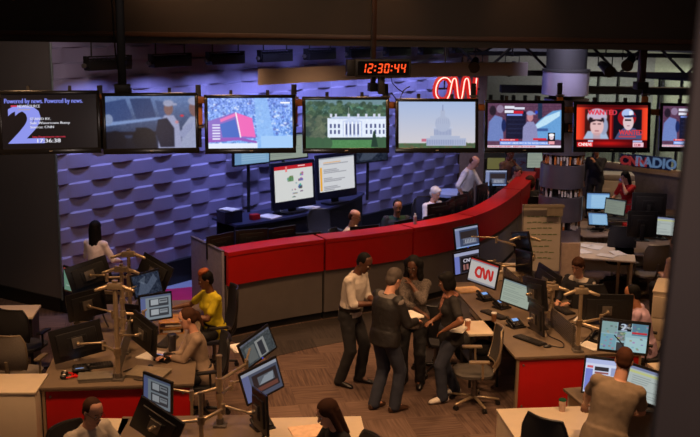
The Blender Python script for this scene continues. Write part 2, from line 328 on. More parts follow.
def c_page(kind=0, w=72, h=44):
    c = Canvas(w, h, (205, 215, 222)); rng = np.random.default_rng(kind)
    if kind == 0:      # web page with a red header and pictures
        c.a[:] = (212, 214, 212); c.rect(0, 0, 1, .11, (190, 32, 38)); c.rect(.62, .03, .80, .05, (240, 200, 200)); c.rect(.28, .03, .33, .18, (235, 120, 120))
        for x, y, a, b in ((.30, .28, .2, .18), (.62, .22, .14, .11), (.60, .38, .14, .10), (.60, .52, .12, .18), (.52, .49, .06, .05), (.42, .68, .05, .05), (.5, .68, .05, .05), (.40, .78, .2, .05), (.64, .74, .1, .05), (.42, .88, .15, .04)):
            for i in range(8): c.rect(x+a*rng.random()*.6, y+b*rng.random()*.6, x+a*(.4+.6*rng.random()), y+b*(.4+.6*rng.random()), tuple(60+130*rng.random(3)), .8)
    elif kind == 1:    # text page
        c.a[:] = (208, 210, 214); c.rect(0, 0, 1, .05, (150, 155, 165)); c.rect(.03, .28, .09, .95, (235, 170, 50))
        for k in range(17): c.rect(.13, .14+k*.05, .35+.5*rng.random(), .155+k*.05, (225, 165, 80) if k in (0, 3) else (140, 140, 150))
    elif kind == 2:    # editing windows, blue-ish
        c.a[:] = (62, 72, 100); c.rect(0, 0, 1, .12, (150, 160, 190)); c.rect(0, .12, .18, .95, (120, 130, 170))
        c.rect(.22, .20, .95, .55, (48, 40, 42)); c.rect(.30, .55, .92, .85, (105, 110, 130)); c.rect(.4, .62, .85, .8, (160, 165, 180)); c.rect(0, .93, 1, 1, (140, 170, 220))
        for k in range(9): c.rect(.3+k*.07, .62, .33+k*.07, .78, (60, 65, 80))
    elif kind == 3:    # grey document windows
        c.a[:] = (132, 142, 150); c.rect(0, 0, 1, .08, (90, 100, 125)); c.rect(0, .08, .16, 1, (95, 105, 150))
        for (x, y) in ((.28, .15), (.28, .55)):
            c.rect(x, y, .92, y+.33, (60, 62, 68)); c.rect(x+.05, y+.04, x+.3, y+.26, (170, 175, 180)); c.rect(x+.33, y+.06, .88, y+.22, (140, 146, 152)); c.rect(x+.36, y+.10, .86, y+.14, (60, 60, 66))
    elif kind == 4:    # pale green form
        c.a[:] = (160, 172, 158); c.rect(0, 0, 1, .06, (120, 135, 140))
        for k in range(14): c.rect(.06, .12+k*.06, .4+.5*rng.random(), .135+k*.06, (135, 146, 138))
    elif kind == 5:    # pale page with the red logo
        c.a[:] = (192, 186, 182); c.rect(0, 0, 1, .07, (170, 45, 40)); c.rect(0, .07, 1, .12, (150, 150, 160)); logo(c, .24, .52, .40, (190, 42, 38))
        c.rect(0, .92, 1, 1, (140, 140, 150))
    elif kind == 6:    # video wall tiles
        c.a[:] = (150, 185, 195); T = [(0, 0, .33, .42), (.35, 0, .64, .30), (.66, 0, 1, .42), (0, .45, .33, 1), (.35, .33, .52, .65), (.54, .5, 1, 1)]
        cc = [(135, 165, 165), (22, 22, 26), (90, 130, 150), (120, 165, 180), (110, 130, 120), (165, 200, 205)]
        for t, q in zip(T, cc): c.rect(*t, q)
        for i in range(70):
            t = T[rng.integers(6)]; x = t[0]+(t[2]-t[0])*rng.random()*.9; y = t[1]+(t[3]-t[1])*rng.random()*.9; c.rect(x, y, x+.05, y+.05, tuple(90+100*rng.random(3)), .6)
        c.text('2', .40, .28, .24, (190, 205, 225), 1.2, .1); c.text('AMERICA', .42, .2, .07, (200, 205, 215), .9, .1); c.rect(.66, .30, .98, .36, (190, 50, 60)); c.rect(.35, .70, .52, 1, (60, 60, 62))
    elif kind == 7:    # browser with white/blue layout
        c.a[:] = (205, 212, 235); c.rect(0, 0, 1, .14, (175, 185, 225)); c.rect(.02, .3, .2, .95, (120, 130, 205)); c.rect(.05, .2, .2, .27, (205, 90, 100)); c.rect(.24, .22, .60, .34, (50, 45, 50)); c.rect(.25, .36, .6, .42, (150, 90, 90))
        for k in range(7): c.rect(.26, .48+k*.07, .6, .5+k*.07, (95, 100, 125))
        c.rect(.66, .22, .97, .45, (150, 160, 200)); c.rect(.66, .5, .97, .9, (170, 178, 205))
    elif kind == 8:    # light blue mail list
        c.a[:] = (140, 185, 222); c.rect(0, 0, 1, .1, (95, 130, 180))
        for k in range(9): c.rect(.05, .18+k*.09, .9, .2+k*.09, (170, 205, 232))
        c.rect(0, .1, .2, 1, (120, 165, 210))
    elif kind == 9:    # dim bluish map
        c.a[:] = (36, 44, 60); c.noise(16, 5, 3); c.poly([(.1, .9), (.3, .3), (.5, .5), (.8, .1), (.9, .4), (.5, .9)], (85, 95, 115), .7); c.poly([(.2, .3), (.5, .1), (.4, .5)], (110, 120, 135), .5)
    elif kind == 10:   # desktop with picture browser
        c.a[:] = (86, 92, 112); c.rect(0, 0, 1, .12, (170, 175, 190)); c.rect(0, .12, .2, 1, (110, 118, 165)); c.rect(.26, .2, .95, .85, (52, 42, 44)); c.rect(.4, .32, .85, .6, (105, 112, 122)); c.poly([(.42, .58), (.6, .36), (.84, .34), (.8, .58)], (165, 175, 185), .8); c.rect(.3, .66, .9, .8, (120, 72, 62))
    elif kind == 11:   # two tone: green with a red ball
        c.a[:] = (95, 130, 112); c.rect(0, 0, 1, .12, (140, 60, 55)); c.ell(.75, .45, .18, .18, (160, 40, 42)); c.rect(.1, .75, .7, .8, (140, 160, 150))
    elif kind == 12:   # yellow-green soft document
        c.a[:] = (176, 186, 182); c.rect(0, 0, 1, .1, (120, 130, 165)); c.rect(0, .14, 1, .2, (190, 195, 130))
        for k in range(10): c.rect(.08, .28+k*.065, .3+.6*rng.random(), .295+k*.065, (140, 150, 150))
    elif kind == 13:   # chart with logo and red letters
        c.a[:] = (52, 50, 60); c.rect(0, 0, 1, .16, (160, 165, 195)); c.rect(0, .16, .2, 1, (110, 120, 190)); c.rect(.26, .24, .95, .95, (24, 20, 24)); c.text('CNN', .34, .50, .17, (205, 200, 215), 1.2, .1)
        for k in range(4): c.rect(.34+k*.13, .6, .42+k*.13, .85, (150, 100, 95))
    elif kind == 14:   # cartoon-free tall photo column
        c.a[:] = (80, 88, 92); c.rect(.0, 0, 1, .1, (110, 115, 130)); c.noise(14, 7, 3); c.rect(.45, .2, .75, .95, (170, 172, 170)); c.rect(.52, .3, .68, .9, (60, 62, 70)); c.rect(.1, .25, .4, .9, (120, 124, 122))
    return c
PAGES = {}
def page_mesh(kind, w, h, y):
    k = (kind, round(w, 3), round(h, 3), y)
    if k not in PAGES:
        hi = kind in (5, 6, 0, 13, 7)
        PAGES[k] = c_page(kind, 120 if hi else 72, 74 if hi else 44).mesh(w, h, y)
    return PAGES[k]

# ------------------------------------------------------------------ shared materials
BLK = M('black_plastic', (26, 24, 24), .42, 0, .1, 40)
BLKM = M('black_matte', (20, 18, 18), .8)
CASE = M('dark_casing', (24, 22, 23), .35, 0, .1, 30)
ALU = M('brushed_aluminium', (184, 162, 132), .36, .7, .08, 60)
STEEL = M('dull_steel', (120, 112, 104), .45, .7, .08, 50)
CHROME = M('chrome', (190, 190, 190), .18, 1.0, .03)
BEZEL = M('glossy_bezel', (12, 11, 12), .18, 0, .05)
TOP = M('laminate_worktop', (112, 95, 78), .5, 0, .06, 8, .05, 200)
CREAM = M('cream_laminate', (205, 186, 160), .5, 0, .04, 6)
REDP = M('red_panel', (168, 14, 12), .42, 0, .05, 6)
PAPER = M('paper', (222, 214, 202), .8, 0, .05, 25)
CHAIRF = M('chair_fabric', (34, 32, 34), .85, 0, .15, 60, .3, 300)
CHAIRG = M('grey_chair_mesh', (112, 102, 92), .8, 0, .15, 80, .4, 400)
LED = EM('blue_power_light', (60, 80, 255), 2.0)

# ------------------------------------------------------------------ monitor
def monitor(name, label, loc, face, w=.54, h=.34, kind=None, tilt=0, roll=0, st=1.0, group=None, cat='monitor', mount='plate', led=False, bezel=.018, drop=0.0):
    """origin at the middle of the screen; local -Y is the direction it faces"""
    o = thing(name, label, cat, loc, 0, group)
    o.rotation_mode = 'XYZ'
    o.rotation_euler = (Matrix.Rotation(R(face), 3, 'Z') @ Matrix.Rotation(R(-tilt), 3, 'X') @ Matrix.Rotation(R(roll), 3, 'Y')).to_euler()
    b = MB(); b.box((0, .014, 0), (w+2*bezel, .028, h+2*bezel+.012), bev=.006)
    b.build('casing', CASE, o)
    b = MB(); b.box((0, .037, 0), (w*.82, .024, h*.78), bev=.01); b.box((0, .052, 0), (w*.4, .012, h*.42), bev=.004)
    for k in range(6): b.box((0, .0595, h*.14-k*.02), (w*.3, .004, .006))
    b.build('back_cover', BLK, o)
    if mount == 'plate':
        b = MB(); b.box((0, .066, 0), (.12, .012, .12), bev=.003); b.cyl((0, .07, 0), (0, .10, 0), .022); b.build('mounting_plate', STEEL, o)
    if mount == 'stand':
        b = MB(); b.box((0, .075, -h*.35), (.07, .03, h*.7), bev=.006); b.box((0, .05, -h/2-.07-drop), (.24, .18, .015), bev=.005); b.box((0, .07, -h/2-.04-drop/2), (.06, .03, .07+drop)); b.build('stand', BLK, o)
    if kind is None:
        b = MB(); b.box((0, -.0008, 0), (w, .0012, h)); b.build('screen', BEZEL, o)
    else:
        link(page_mesh(kind, w, h, -.0014).copy(), 'screen', screen_mat(st), o, False)
    if led:
        b = MB(); b.box((0, -.002, -h/2-bezel*.6), (.014, .002, .006)); b.build('power_light', LED, o)
    return o
def tv(name, label, loc, face, tilt, w, h, canvas, st=1.0):
    o = thing(name, label, 'television', loc, 0, 'televisions hanging in a row')
    o.rotation_euler = (Matrix.Rotation(R(face), 3, 'Z') @ Matrix.Rotation(R(-tilt), 3, 'X')).to_euler()
    b = MB(); f = .035; D = .05
    for (cx, cz, dx, dz) in ((0, h/2+f/2, w+2*f, f), (0, -h/2-f*.8, w+2*f, f*1.6), (-w/2-f/2, 0, f, h), (w/2+f/2, 0, f, h)): b.box((cx, D/2-.012, cz), (dx, D, dz), bev=.004)
    b.build('bezel', BEZEL, o)
    b = MB(); b.box((0, .05, 0), (w+.03, .07, h+.03), bev=.01); b.box((0, .10, -.05), (w*.6, .05, h*.5), bev=.01); b.build('back_cover', BLK, o)
    b = MB(); b.box((0, -.0135, -h/2-f*.8), (.035, .003, .008)); b.build('maker_badge', STEEL, o)
    for s in (-1, 1):
        b = MB(); b.box((s*w*.22, .10, .04), (.03, .05, h+.10)); b.build('bracket', BLKM, o)
    link(canvas.mesh(w, h, -.001), 'screen', screen_mat(st), o, False)
    return o

def arm_pole(name, label, base, top, targets, bar=True, r=.022):
    """pole standing on a worktop with a jointed arm to the back of every monitor in targets"""
    o = thing(name, label, 'monitor arm stand', base); H0 = top-base.z
    b = MB(); b.cyl((0, 0, 0), (0, 0, H0), r); b.cyl((0, 0, H0), (0, 0, H0+.012), r*1.25); b.build('pole', ALU, o)
    b = MB(); b.box((0, 0, .012), (.13, .13, .024), bev=.006); b.cyl((0, 0, .02), (0, 0, .08), r*1.5); b.build('foot_clamp', STEEL, o)
    if bar:
        b = MB(); b.box((0, 0, H0-.05), (.16, .075, .07), bev=.012)
        for s in (-1, 1): b.cap((s*.07, 0, H0-.05), (s*.20, -.03, H0-.09), .024, .02)
        b.build('head_bracket', ALU, o)
    for t in targets:
        mo = t; mw = Matrix.Translation(mo.location) @ mo.rotation_euler.to_matrix().to_4x4()
        e = mw @ Vector((0, .10, 0))-base
        n = (mw.to_3x3() @ Vector((0, 1, 0))).normalized()
        z = min(max(e.z, .12), H0-.06); s0 = Vector((0, 0, z)); h = e-s0
        side = Vector((-h.y, h.x, 0)); side = side.normalized() if side.length > .01 else Vector((1, 0, 0))
        L = max(h.length, .05); mid = s0+h*.5+side*(.10 if random.random() > .5 else -.10)+Vector((0, 0, .05*random.uniform(-1, 1)))
        b = MB(); b.cyl((0, 0, z-.035), (0, 0, z+.035), r*1.6, n=16)
        b.cap(s0, mid, .020, .016); b.cyl(mid-Vector((0, 0, .05)), mid+Vector((0, 0, .05)), .022, n=14)
        b.cap(mid+Vector((0, 0, .03)), e+n*.03, .013, .012); b.cap(e+n*.03, e, .02, .02)
        b.build('arm', ALU, o)
    return o
def poles_dark(): pass

# ------------------------------------------------------------------ small desk things
PHS = EM('phone_display', (120, 165, 225), 1.0)
def desk_phone(label, loc, rz, group='desk phones'):
    o = thing('desk_phone', label, 'telephone', loc, rz, group)
    b = MB(); b.prism([(-.10, -.09), (.10, -.09), (.10, .09), (-.10, .09)], 0, .02); b.box((0, .02, .045), (.2, .15, .03), rot=(R(22), 0, 0), bev=.006); b.build('base', BLK, o)
    b = MB(); b.cap((-.075, -.06, .065), (-.075, .09, .118), .016, .016); b.ell((-.075, -.06, .062), (.024, .024, .02)); b.ell((-.075, .09, .112), (.024, .024, .02)); b.build('handset', BLK, o)
    b = MB(); b.box((.025, .055, .0785), (.085, .05, .004), rot=(R(22), 0, 0)); b.build('display', PHS, o)
    b = MB()
    for i in range(3):
        for j in range(4): b.box((-.005+i*.026, .015-j*.020, .063-j*.008), (.017, .012, .006), rot=(R(22), 0, 0))
    b.build('keypad', STEEL, o); return o
def keyboard(label, loc, rz, group='keyboards', mat=None):
    o = thing('keyboard', label, 'keyboard', loc, rz, group)
    b = MB(); b.box((0, 0, .012), (.44, .15, .018), rot=(R(3), 0, 0), bev=.004); b.build('tray', mat or BLK, o)
    b = MB()
    for j in range(5):
        for i in range(14): b.box((-.195+i*.03, .052-j*.026, .026+.0012*(2-j)), (.024, .02, .008))
    b.build('keys', M('key_grey', (52, 48, 46), .6), o); return o
def mouse(label, loc, rz):
    o = thing('computer_mouse', label, 'mouse', loc, rz)
    b = MB(); b.ell((0, 0, .012), (.032, .055, .022)); b.build('shell', BLK, o)
    b = MB(); b.cyl((-.003, -.03, .032), (.003, -.03, .032), .008, n=10); b.build('wheel', STEEL, o); return o
def papers(label, loc, rz, n=4, w=.21, h=.30, mat=None, name='paper_stack', cat='paper'):
    b = MB()
    for i in range(n): b.box((random.uniform(-.008, .008), random.uniform(-.008, .008), .002+i*.004), (w, h, .003), rot=(0, 0, random.uniform(-.06, .06)))
    return tag(b.build(name, mat or PAPER, None, False, loc, (0, 0, rz)), label, cat)
def cup(label, loc, mat, lid=None, h=.12, r=.035, name='drinking_cup'):
    o = thing(name, label, 'cup', loc)
    b = MB(); n = 18; L = [(0, r*.8), (h, r), (h, r*.9), (.008, r*.72)]
    b.loft([[Vector((q*cos(2*pi*k/n), q*sin(2*pi*k/n), z)) for k in range(n)] for z, q in L]); b.build('cup_body', mat, o)
    if lid is not None:
        b = MB(); b.cyl((0, 0, h), (0, 0, h+.012), r*1.08, r*.95, n=18); b.build('lid', lid, o)
    return o

# ------------------------------------------------------------------ office chair
def make_chair(name, label, loc, face, back=CHAIRF, seat=CHAIRF, frame=None, h=1.0, group='office chairs', seatz=.46):
    frame = frame or BLK
    o = thing(name, label, 'chair', loc, R(face), group)
    b = MB()
    b.loft([[Vector((x*.25*sx, -.02+y*.24*sy, z)) for x, y in [(cos(2*pi*k/20)*abs(cos(2*pi*k/20))**-.4 if abs(cos(2*pi*k/20)) > 1e-6 else 0, sin(2*pi*k/20)*abs(sin(2*pi*k/20))**-.4 if abs(sin(2*pi*k/20)) > 1e-6 else 0) for k in range(20)]] for z, sx, sy in ((seatz-.06, .86, .86), (seatz-.045, .98, .98), (seatz-.01, 1, 1), (seatz, .93, .93))])
    b.build('seat', seat, o)
    # backrest: a curved shell, slightly reclined
    bz0, bz1 = seatz+.10, h; n = 12; rows = []
    for i in range(10):
        t = i/9; z = bz0+(bz1-bz0)*t; wd = .215+.02*sin(pi*t)-.05*max(0, t-.8)/.2*.9-.03*max(0, .2-t)/.2
        front = []; 
        for k in range(n+1):
            u = -1+2*k/n; x = wd*u; y = .23+.10*t-.05*u*u*-1*-1+.02*sin(pi*t*1.4)
            front.append((x, y, z))
        ring = [Vector(p) for p in front]+[Vector((p[0], p[1]+.022, p[2])) for p in reversed(front)]
        rows.append(ring)
    b = MB(); b.loft(rows); b.build('backrest', back, o)
    b = MB(); path = []
    for i in range(10): path.append(rows[i][0]+Vector((0, .011, 0)))
    top = [rows[9][k]+Vector((0, .011, 0)) for k in range(n+1)]
    path += top[1:-1]
    for i in range(9, -1, -1): path.append(rows[i][n]+Vector((0, .011, 0)))
    path += [rows[0][k]+Vector((0, .011, 0)) for k in range(n-1, 0, -1)]
    b.tube(path, .014, 8); b.tube([(0, .05, seatz-.05), (0, .22, seatz-.04), (0, .29, seatz+.08), (0, .30, seatz+.22)], .022, 8)
    b.build('back_frame', frame, o)
    for s in (-1, 1):
        b = MB(); b.tube([(s*.24, .05, seatz-.04), (s*.29, .05, seatz), (s*.29, .04, seatz+.18)], .014, 8); b.box((s*.285, .0, seatz+.195), (.07, .25, .028), bev=.01); b.build('armrest', frame, o)
    b = MB(); b.cyl((0, 0, .10), (0, 0, seatz-.05), .026); b.cyl((0, 0, .08), (0, 0, .20), .036); b.box((0, 0, seatz-.07), (.2, .24, .03), bev=.006); b.build('gas_lift', STEEL, o)
    b = MB()
    for k in range(5):
        a = 2*pi*k/5+.3; d = Vector((cos(a), sin(a), 0)); b.cap(d*.03+Vector((0, 0, .11)), d*.30+Vector((0, 0, .075)), .024, .016)
    b.build('star_base', ALU if frame is not BLK else BLK, o)
    for k in range(5):
        a = 2*pi*k/5+.3; d = Vector((cos(a), sin(a), 0)); q = Vector((-d.y, d.x, 0)); c = d*.30+Vector((0, 0, .03))
        b = MB()
        for s in (-1, 1): b.cyl(c+q*s*.008, c+q*s*.024, .029, n=12)
        b.cyl(c+Vector((0, 0, .0)), c+Vector((0, 0, .05)), .008); b.build('caster', BLK, o)
    return o
# ------------------------------------------------------------------ people
def remesh(mb, name, mat, parent, voxel=.012, smooth=5, fold=0.0, seed=0):
    me = bpy.data.meshes.new(name); bmesh.ops.recalc_face_normals(mb.bm, faces=mb.bm.faces[:]); mb.bm.to_mesh(me); mb.bm.free()
    tmp = bpy.data.objects.new(name, me); COL.objects.link(tmp)
    a = tmp.modifiers.new('r', 'REMESH'); a.mode = 'VOXEL'; a.voxel_size = voxel
    s = tmp.modifiers.new('s', 'SMOOTH'); s.iterations = smooth; s.factor = .5
    if fold:
        tx = bpy.data.textures.new('f', 'CLOUDS'); tx.noise_scale = .09; tx.noise_depth = 2
        d = tmp.modifiers.new('d', 'DISPLACE'); d.texture = tx; d.strength = fold; d.mid_level = .5; d.texture_coords = 'LOCAL'
    dg = bpy.context.evaluated_depsgraph_get()
    out = bpy.data.meshes.new_from_object(tmp.evaluated_get(dg))
    bpy.data.objects.remove(tmp); bpy.data.meshes.remove(me)
    out.shade_smooth(); out.materials.clear(); out.materials.append(mat)
    o = bpy.data.objects.new(name, out); COL.objects.link(o); o.parent = parent
    return o
def ik(a, b, l1, l2, hint):
    d = b-a; L = d.length; mx = (l1+l2)*.995
    if L > mx: b = a+d*(mx/L); d = b-a; L = mx
    x = (l1*l1-l2*l2+L*L)/(2*L); y = math.sqrt(max(0, l1*l1-x*x)); u = d.normalized()
    h = hint-u*hint.dot(u); h = h.normalized() if h.length > 1e-4 else frame_of(u)[0]
    return a+u*x+h*y, b
SK = {'fair': (206, 150, 122), 'tan': (176, 118, 84), 'dark': (92, 56, 38), 'deep': (66, 40, 28), 'brown': (120, 76, 52)}
def skin(k): return M('skin_'+k, SK[k], .5, 0, .06, 12)
def cloth(name, col, **kw): return M(name, col, kw.pop('rough', .85), 0, kw.pop('var', .10), kw.pop('scale', 14), .25, 160, **kw)

def person(label, loc, face, H=1.75, seated=0.0, lean=0, side=0, twist=0, hy=0, hp=0, hl=None, hr=None, el=None, er=None, fl=None, fr=None,
           sk='fair', female=False, shirt=None, sleeve='long', trousers=None, shoes=None, hair='short', hcol=None, jacket=None, glasses=False,
           tie=None, scarf=None, fat=1.08, voxel=.010, belt=None, collar=True, collar_mat=None, hipb=1.0, cell=None, fold=.012, headup=0.0, beard=None, tophair=None):
    """local -Y is forward, +X is the person's left; hands/feet given in metres in that frame"""
    s = H/1.75; V = Vector; X = V((1, 0, 0))
    o = thing('person', label, 'person', loc, R(face))
    pz = (seated+.10) if seated else .95*s
    pel = V((0, .03 if seated else 0, pz))
    rot = Matrix.Rotation(R(twist), 3, 'Z') @ Matrix.Rotation(R(side), 3, 'Y') @ Matrix.Rotation(R(lean), 3, 'X')
    u = rot @ V((0, 0, 1)); f = rot @ V((0, -1, 0)); r = rot @ X            # up, forward, left
    shw = (.172 if female else .20)*s; neck = pel+u*.52*s
    sh = {1: neck-u*.065*s+r*shw, -1: neck-u*.065*s-r*shw}; hip = {q: pel+X*(.09*s*q)-V((0, 0, .03)) for q in (1, -1)}
    hrot = Matrix.Rotation(R(twist+hy), 3, 'Z') @ Matrix.Rotation(R(side*.4), 3, 'Y') @ Matrix.Rotation(R(lean*.5+hp), 3, 'X')
    hu = hrot @ V((0, 0, 1)); hf = hrot @ V((0, -1, 0)); hx = hrot @ X
    hc = neck+u*.06*s+hu*.115*s+hf*(.02+.0006*max(0, hp)*1)*s
    # arms
    LA, LF = .29*s, .255*s; arm = {}
    dh = {1: V((.26, -.02, .80 if not seated else .62)), -1: V((-.26, -.02, .80 if not seated else .62))}
    for q, t, e in ((1, hl, el), (-1, hr, er)):
        tgt = V(t) if t is not None else sh[q]+V((q*.06, -.03, -.52*s))
        hint = V(e) if e is not None else V((q*.5, .55, -.6))
        elb, wr = ik(sh[q], tgt, LA, LF, hint); arm[q] = (elb, wr)
    leg = {}; LT, LS = .44*s, .43*s
    for q, t in ((1, fl), (-1, fr)):
        if t is None: t = (q*.13, -.36, .085) if seated else (q*.11, -.01, .085)
        kn, an = ik(hip[q], V(t), LT, LS, V((q*.12, -1, .25 if seated else .05))); leg[q] = (kn, an)
    w = (.93 if female else 1.0)*s*fat
    if female: T = [(-.12, .12, .09), (-.03, .172*hipb, .115), (.05, .165*hipb, .11), (.17, .128, .092), (.27, .14, .10), (.36, .152, .105), (.43, .150, .09), (.475, .105, .07), (.51, .055, .055)]
    else: T = [(-.12, .12, .09), (-.03, .165, .115), (.05, .158, .115), (.16, .150, .11), (.27, .165, .118), (.37, .178, .118), (.435, .170, .10), (.475, .115, .075), (.51, .062, .06)]
    def torso(b, inf, lo=-9, hi=9):
        L = []
        for z, rx, ry in T:
            if lo <= z <= hi: L.append((pel+u*(z*s), r, f, rx*w+inf, ry*w+inf))
        b.secs(L, 24)
        if hi > .5:
            for q in (1, -1): b.cap(neck-u*.045*s, sh[q]-r*q*.01, .043*w+inf, .050*w+inf)
        if female:
            for q in (1, -1): b.ell(pel+u*.33*s+r*(q*.068*s)+f*(.075*w), (.062*w+inf, .055*w+inf, .06*w+inf), rot)
    hands = {}
    def hand(b, q):
        elb, wr = arm[q]; d = (wr-elb).normalized(); n0 = V((0, 0, -1)) if abs(d.z) < .75 else V((-q, 0, 0))
        n = (n0-d*n0.dot(d)).normalized(); a = d.cross(n)*q*-1                # n = palm normal; a = towards the thumb
        if a.dot(V((-q, -.3, .6))) < 0: a = -a
        hs = s*(.93 if female else 1)
        b.secs([(wr+d*(.0)*hs, a, n, .027*hs, .019*hs), (wr+d*.03*hs, a, n, .036*hs, .017*hs), (wr+d*.085*hs, a, n, .041*hs, .014*hs), (wr+d*.095*hs, a, n, .034*hs, .010*hs)], 14)
        for i, (off, ln) in enumerate(((.030, .072), (.010, .082), (-.010, .076), (-.030, .060))):
            p0 = wr+d*.085*hs+a*off*hs; d1 = (d+n*.35+a*off*1.6).normalized(); d2 = (d+n*1.0).normalized()
            p1 = p0+d1*ln*.52*hs; p2 = p1+d2*ln*.48*hs
            b.cap(p0-d*.01, p1, .0098*hs, .0092*hs, 8); b.cap(p1, p2, .0092*hs, .0082*hs, 8)
        p0 = wr+d*.03*hs+a*.030*hs; p1 = p0+(d*.6+a*.75+n*.2).normalized()*.042*hs; p2 = p1+(d*.9+a*.25+n*.4).normalized()*.034*hs
        b.cap(p0-a*.01, p1, .0125*hs, .0105*hs, 8); b.cap(p1, p2, .0105*hs, .009*hs, 8)
    def head(b, inf=0.0):
        hw = .95 if female else 1.0
        L = [(-.118, .026, .028, .052), (-.105, .042, .048, .040), (-.08, .055, .066, .022), (-.05, .063, .078, .012), (-.01, .070, .088, .004), (.03, .0745, .094, .0), (.065, .072, .092, -.003), (.095, .060, .078, -.006), (.113, .040, .054, -.007), (.121, .014, .02, -.007)]
        b.secs([(hc+hu*z*s+hf*o_*s, hx, hf, rx*s*hw+inf, ry*s*hw+inf) for z, rx, ry, o_ in L], 20)
    # --- body: one continuous surface
    b = MB(); torso(b, 0); head(b)
    b.cap(neck-u*.03*s, hc-hu*.06*s-hf*.01, .058*w, .052*w)
    b.cap(hc+hf*.088*s+hu*.012*s, hc+hf*.106*s-hu*.024*s, .009*s, .0135*s, 8)             # nose
    b.cap(hc+hf*.082*s+hu*.030*s+hx*.03*s, hc+hf*.082*s+hu*.030*s-hx*.03*s, .011*s, .011*s, 8)   # brow
    b.ell(hc+hf*.076*s-hu*.062*s, (.026*s, .018*s, .016*s), hrot, 10)
    for q in (1, -1):
        b.ell(hc+hx*q*.074*s-hu*.005*s-hf*.008*s, (.011*s, .020*s, .032*s), hrot, 10)       # ears
        elb, wr = arm[q]
        b.cap(sh[q]-r*q*.02, elb, .052*w, .040*w); b.cap(elb, elb+(wr-elb)*.35, .041*w, .040*w); b.cap(elb+(wr-elb)*.3, wr, .040*w, .026*s); hand(b, q)
        kn, an = leg[q]
        b.cap(hip[q], kn, .082*w*(hipb if female else 1), .056*w); b.cap(kn, kn+(an-kn)*.35, .056*w, .055*w); b.cap(kn+(an-kn)*.3, an, .055*w, .037*s)
        b.cap(an, an+V((0, -.10, -.04))*s, .036*s, .030*s)
    remesh(b, 'body', skin(sk), o, voxel, 3)
    # --- face details
    hd = hcol or M('hair_dark', (22, 16, 14), .6)
    b = MB()
    for q in (1, -1): b.ell(hc+hf*.0815*s+hu*.008*s+hx*q*.030*s, (.0135*s, .008*s, .0075*s), hrot, 10)
    b.build('eyes', M('eye_white', (200, 190, 180), .3), o)
    b = MB()
    for q in (1, -1): b.ell(hc+hf*.0885*s+hu*.008*s+hx*q*.030*s, (.0065*s, .003*s, .0065*s), hrot, 10)
    b.build('irises', M('iris_dark', (24, 16, 12), .3), o)
    b = MB()
    for q in (1, -1): b.cap(hc+hf*.092*s+hu*.033*s+hx*q*.016*s, hc+hf*.084*s+hu*.034*s+hx*q*.045*s, .0055*s, .004*s, 6)
    b.build('eyebrows', hd, o)
    b = MB(); b.ell(hc+hf*.0925*s-hu*.060*s, (.023*s, .006*s, .0055*s), hrot, 10); b.ell(hc+hf*.0915*s-hu*.069*s, (.019*s, .006*s, .0055*s), hrot, 10)
    b.build('lips', M('lips_'+sk, tuple(int(c*.72) for c in SK[sk]), .45), o)
    if beard:
        b = MB(); b.cap(hc+hf*.094*s-hu*.046*s+hx*.024*s, hc+hf*.094*s-hu*.046*s-hx*.024*s, .008*s, .008*s, 8); b.build('moustache', hd, o)
    # --- hair
    if hair:
        b = MB(); hm = .96 if female else 1
        def E(x, y, z, rx, ry, rz): b.ell(hc+hx*x*s+hf*y*s+hu*z*s, (rx*s, ry*s, rz*s), hrot, 16)
        if hair == 'short': E(0, -.018, .040, .082, .097, .092); E(0, -.045, -.01, .072, .062, .075)
        elif hair == 'shaved': E(0, -.016, .038, .081, .095, .094); E(0, -.04, -.01, .069, .060, .066)
        elif hair == 'fringe': E(0, -.045, -.005, .079, .066, .062); E(0, -.035, .03, .080, .072, .045)
        elif hair == 'full': E(0, -.018, .050, .090, .104, .094); E(0, -.05, -.01, .082, .068, .085); E(.02, .045, .085, .055, .05, .04)
        elif hair == 'curlytop': E(0, -.02, .085, .082, .095, .062); E(0, -.045, .0, .074, .060, .08); E(0, .03, .105, .06, .06, .045); E(0, .0, .125, .055, .06, .04)
        elif hair == 'bob': E(0, -.02, .045, .094, .106, .096); E(0, -.05, -.03, .094, .075, .11); E(.062, .005, -.03, .032, .06, .085); E(-.062, .005, -.03, .032, .06, .085); E(0, .05, .085, .07, .045, .035)
        elif hair == 'long':
            E(0, -.02, .045, .090, .105, .095); E(0, -.055, -.04, .090, .066, .12)
            for q in (1, -1): b.cap(hc+hx*q*.066*s-hf*.01*s+hu*.03*s, hc+hx*q*.085*s-hf*.02*s-hu*.21*s, .034*s, .030*s)
            b.cap(hc-hf*.07*s, hc-hf*.085*s-hu*.25*s, .062*s, .045*s); b.cap(hc-hf*.075*s+hx*.04*s, hc-hf*.08*s+hx*.05*s-hu*.24*s, .045*s, .035*s); b.cap(hc-hf*.075*s-hx*.04*s, hc-hf*.08*s-hx*.05*s-hu*.24*s, .045*s, .035*s)
        elif hair == 'curly':
            E(0, -.028, .050, .096, .100, .098); E(0, -.05, -.04, .118, .08, .13)
            for q in (1, -1):
                E(q*.082, -.01, -.06, .045, .055, .085); E(q*.095, -.0, -.13, .046, .055, .06); E(q*.085, -.03, .02, .045, .06, .08)
        elif hair == 'pony':
            E(0, -.018, .040, .083, .100, .094); E(0, -.05, -.01, .075, .062, .075); E(0, -.115, .02, .034, .034, .034)
            b.cap(hc-hf*.125*s+hu*.01*s, hc-hf*.14*s-hu*.15*s, .034*s, .018*s)
        remesh(b, 'hair', hd, o, .010, 3, fold*.9 if hair in ('curly', 'curlytop', 'full') else .004)
    if tophair:
        b = MB(); b.ell(hc+hf*.0*s+hu*.125*s, (.066*s, .075*s, .042*s), hrot, 14); b.ell(hc+hf*.035*s+hu*.105*s, (.055*s, .05*s, .04*s), hrot, 14)
        remesh(b, 'curls', tophair, o, .010, 2, .02)
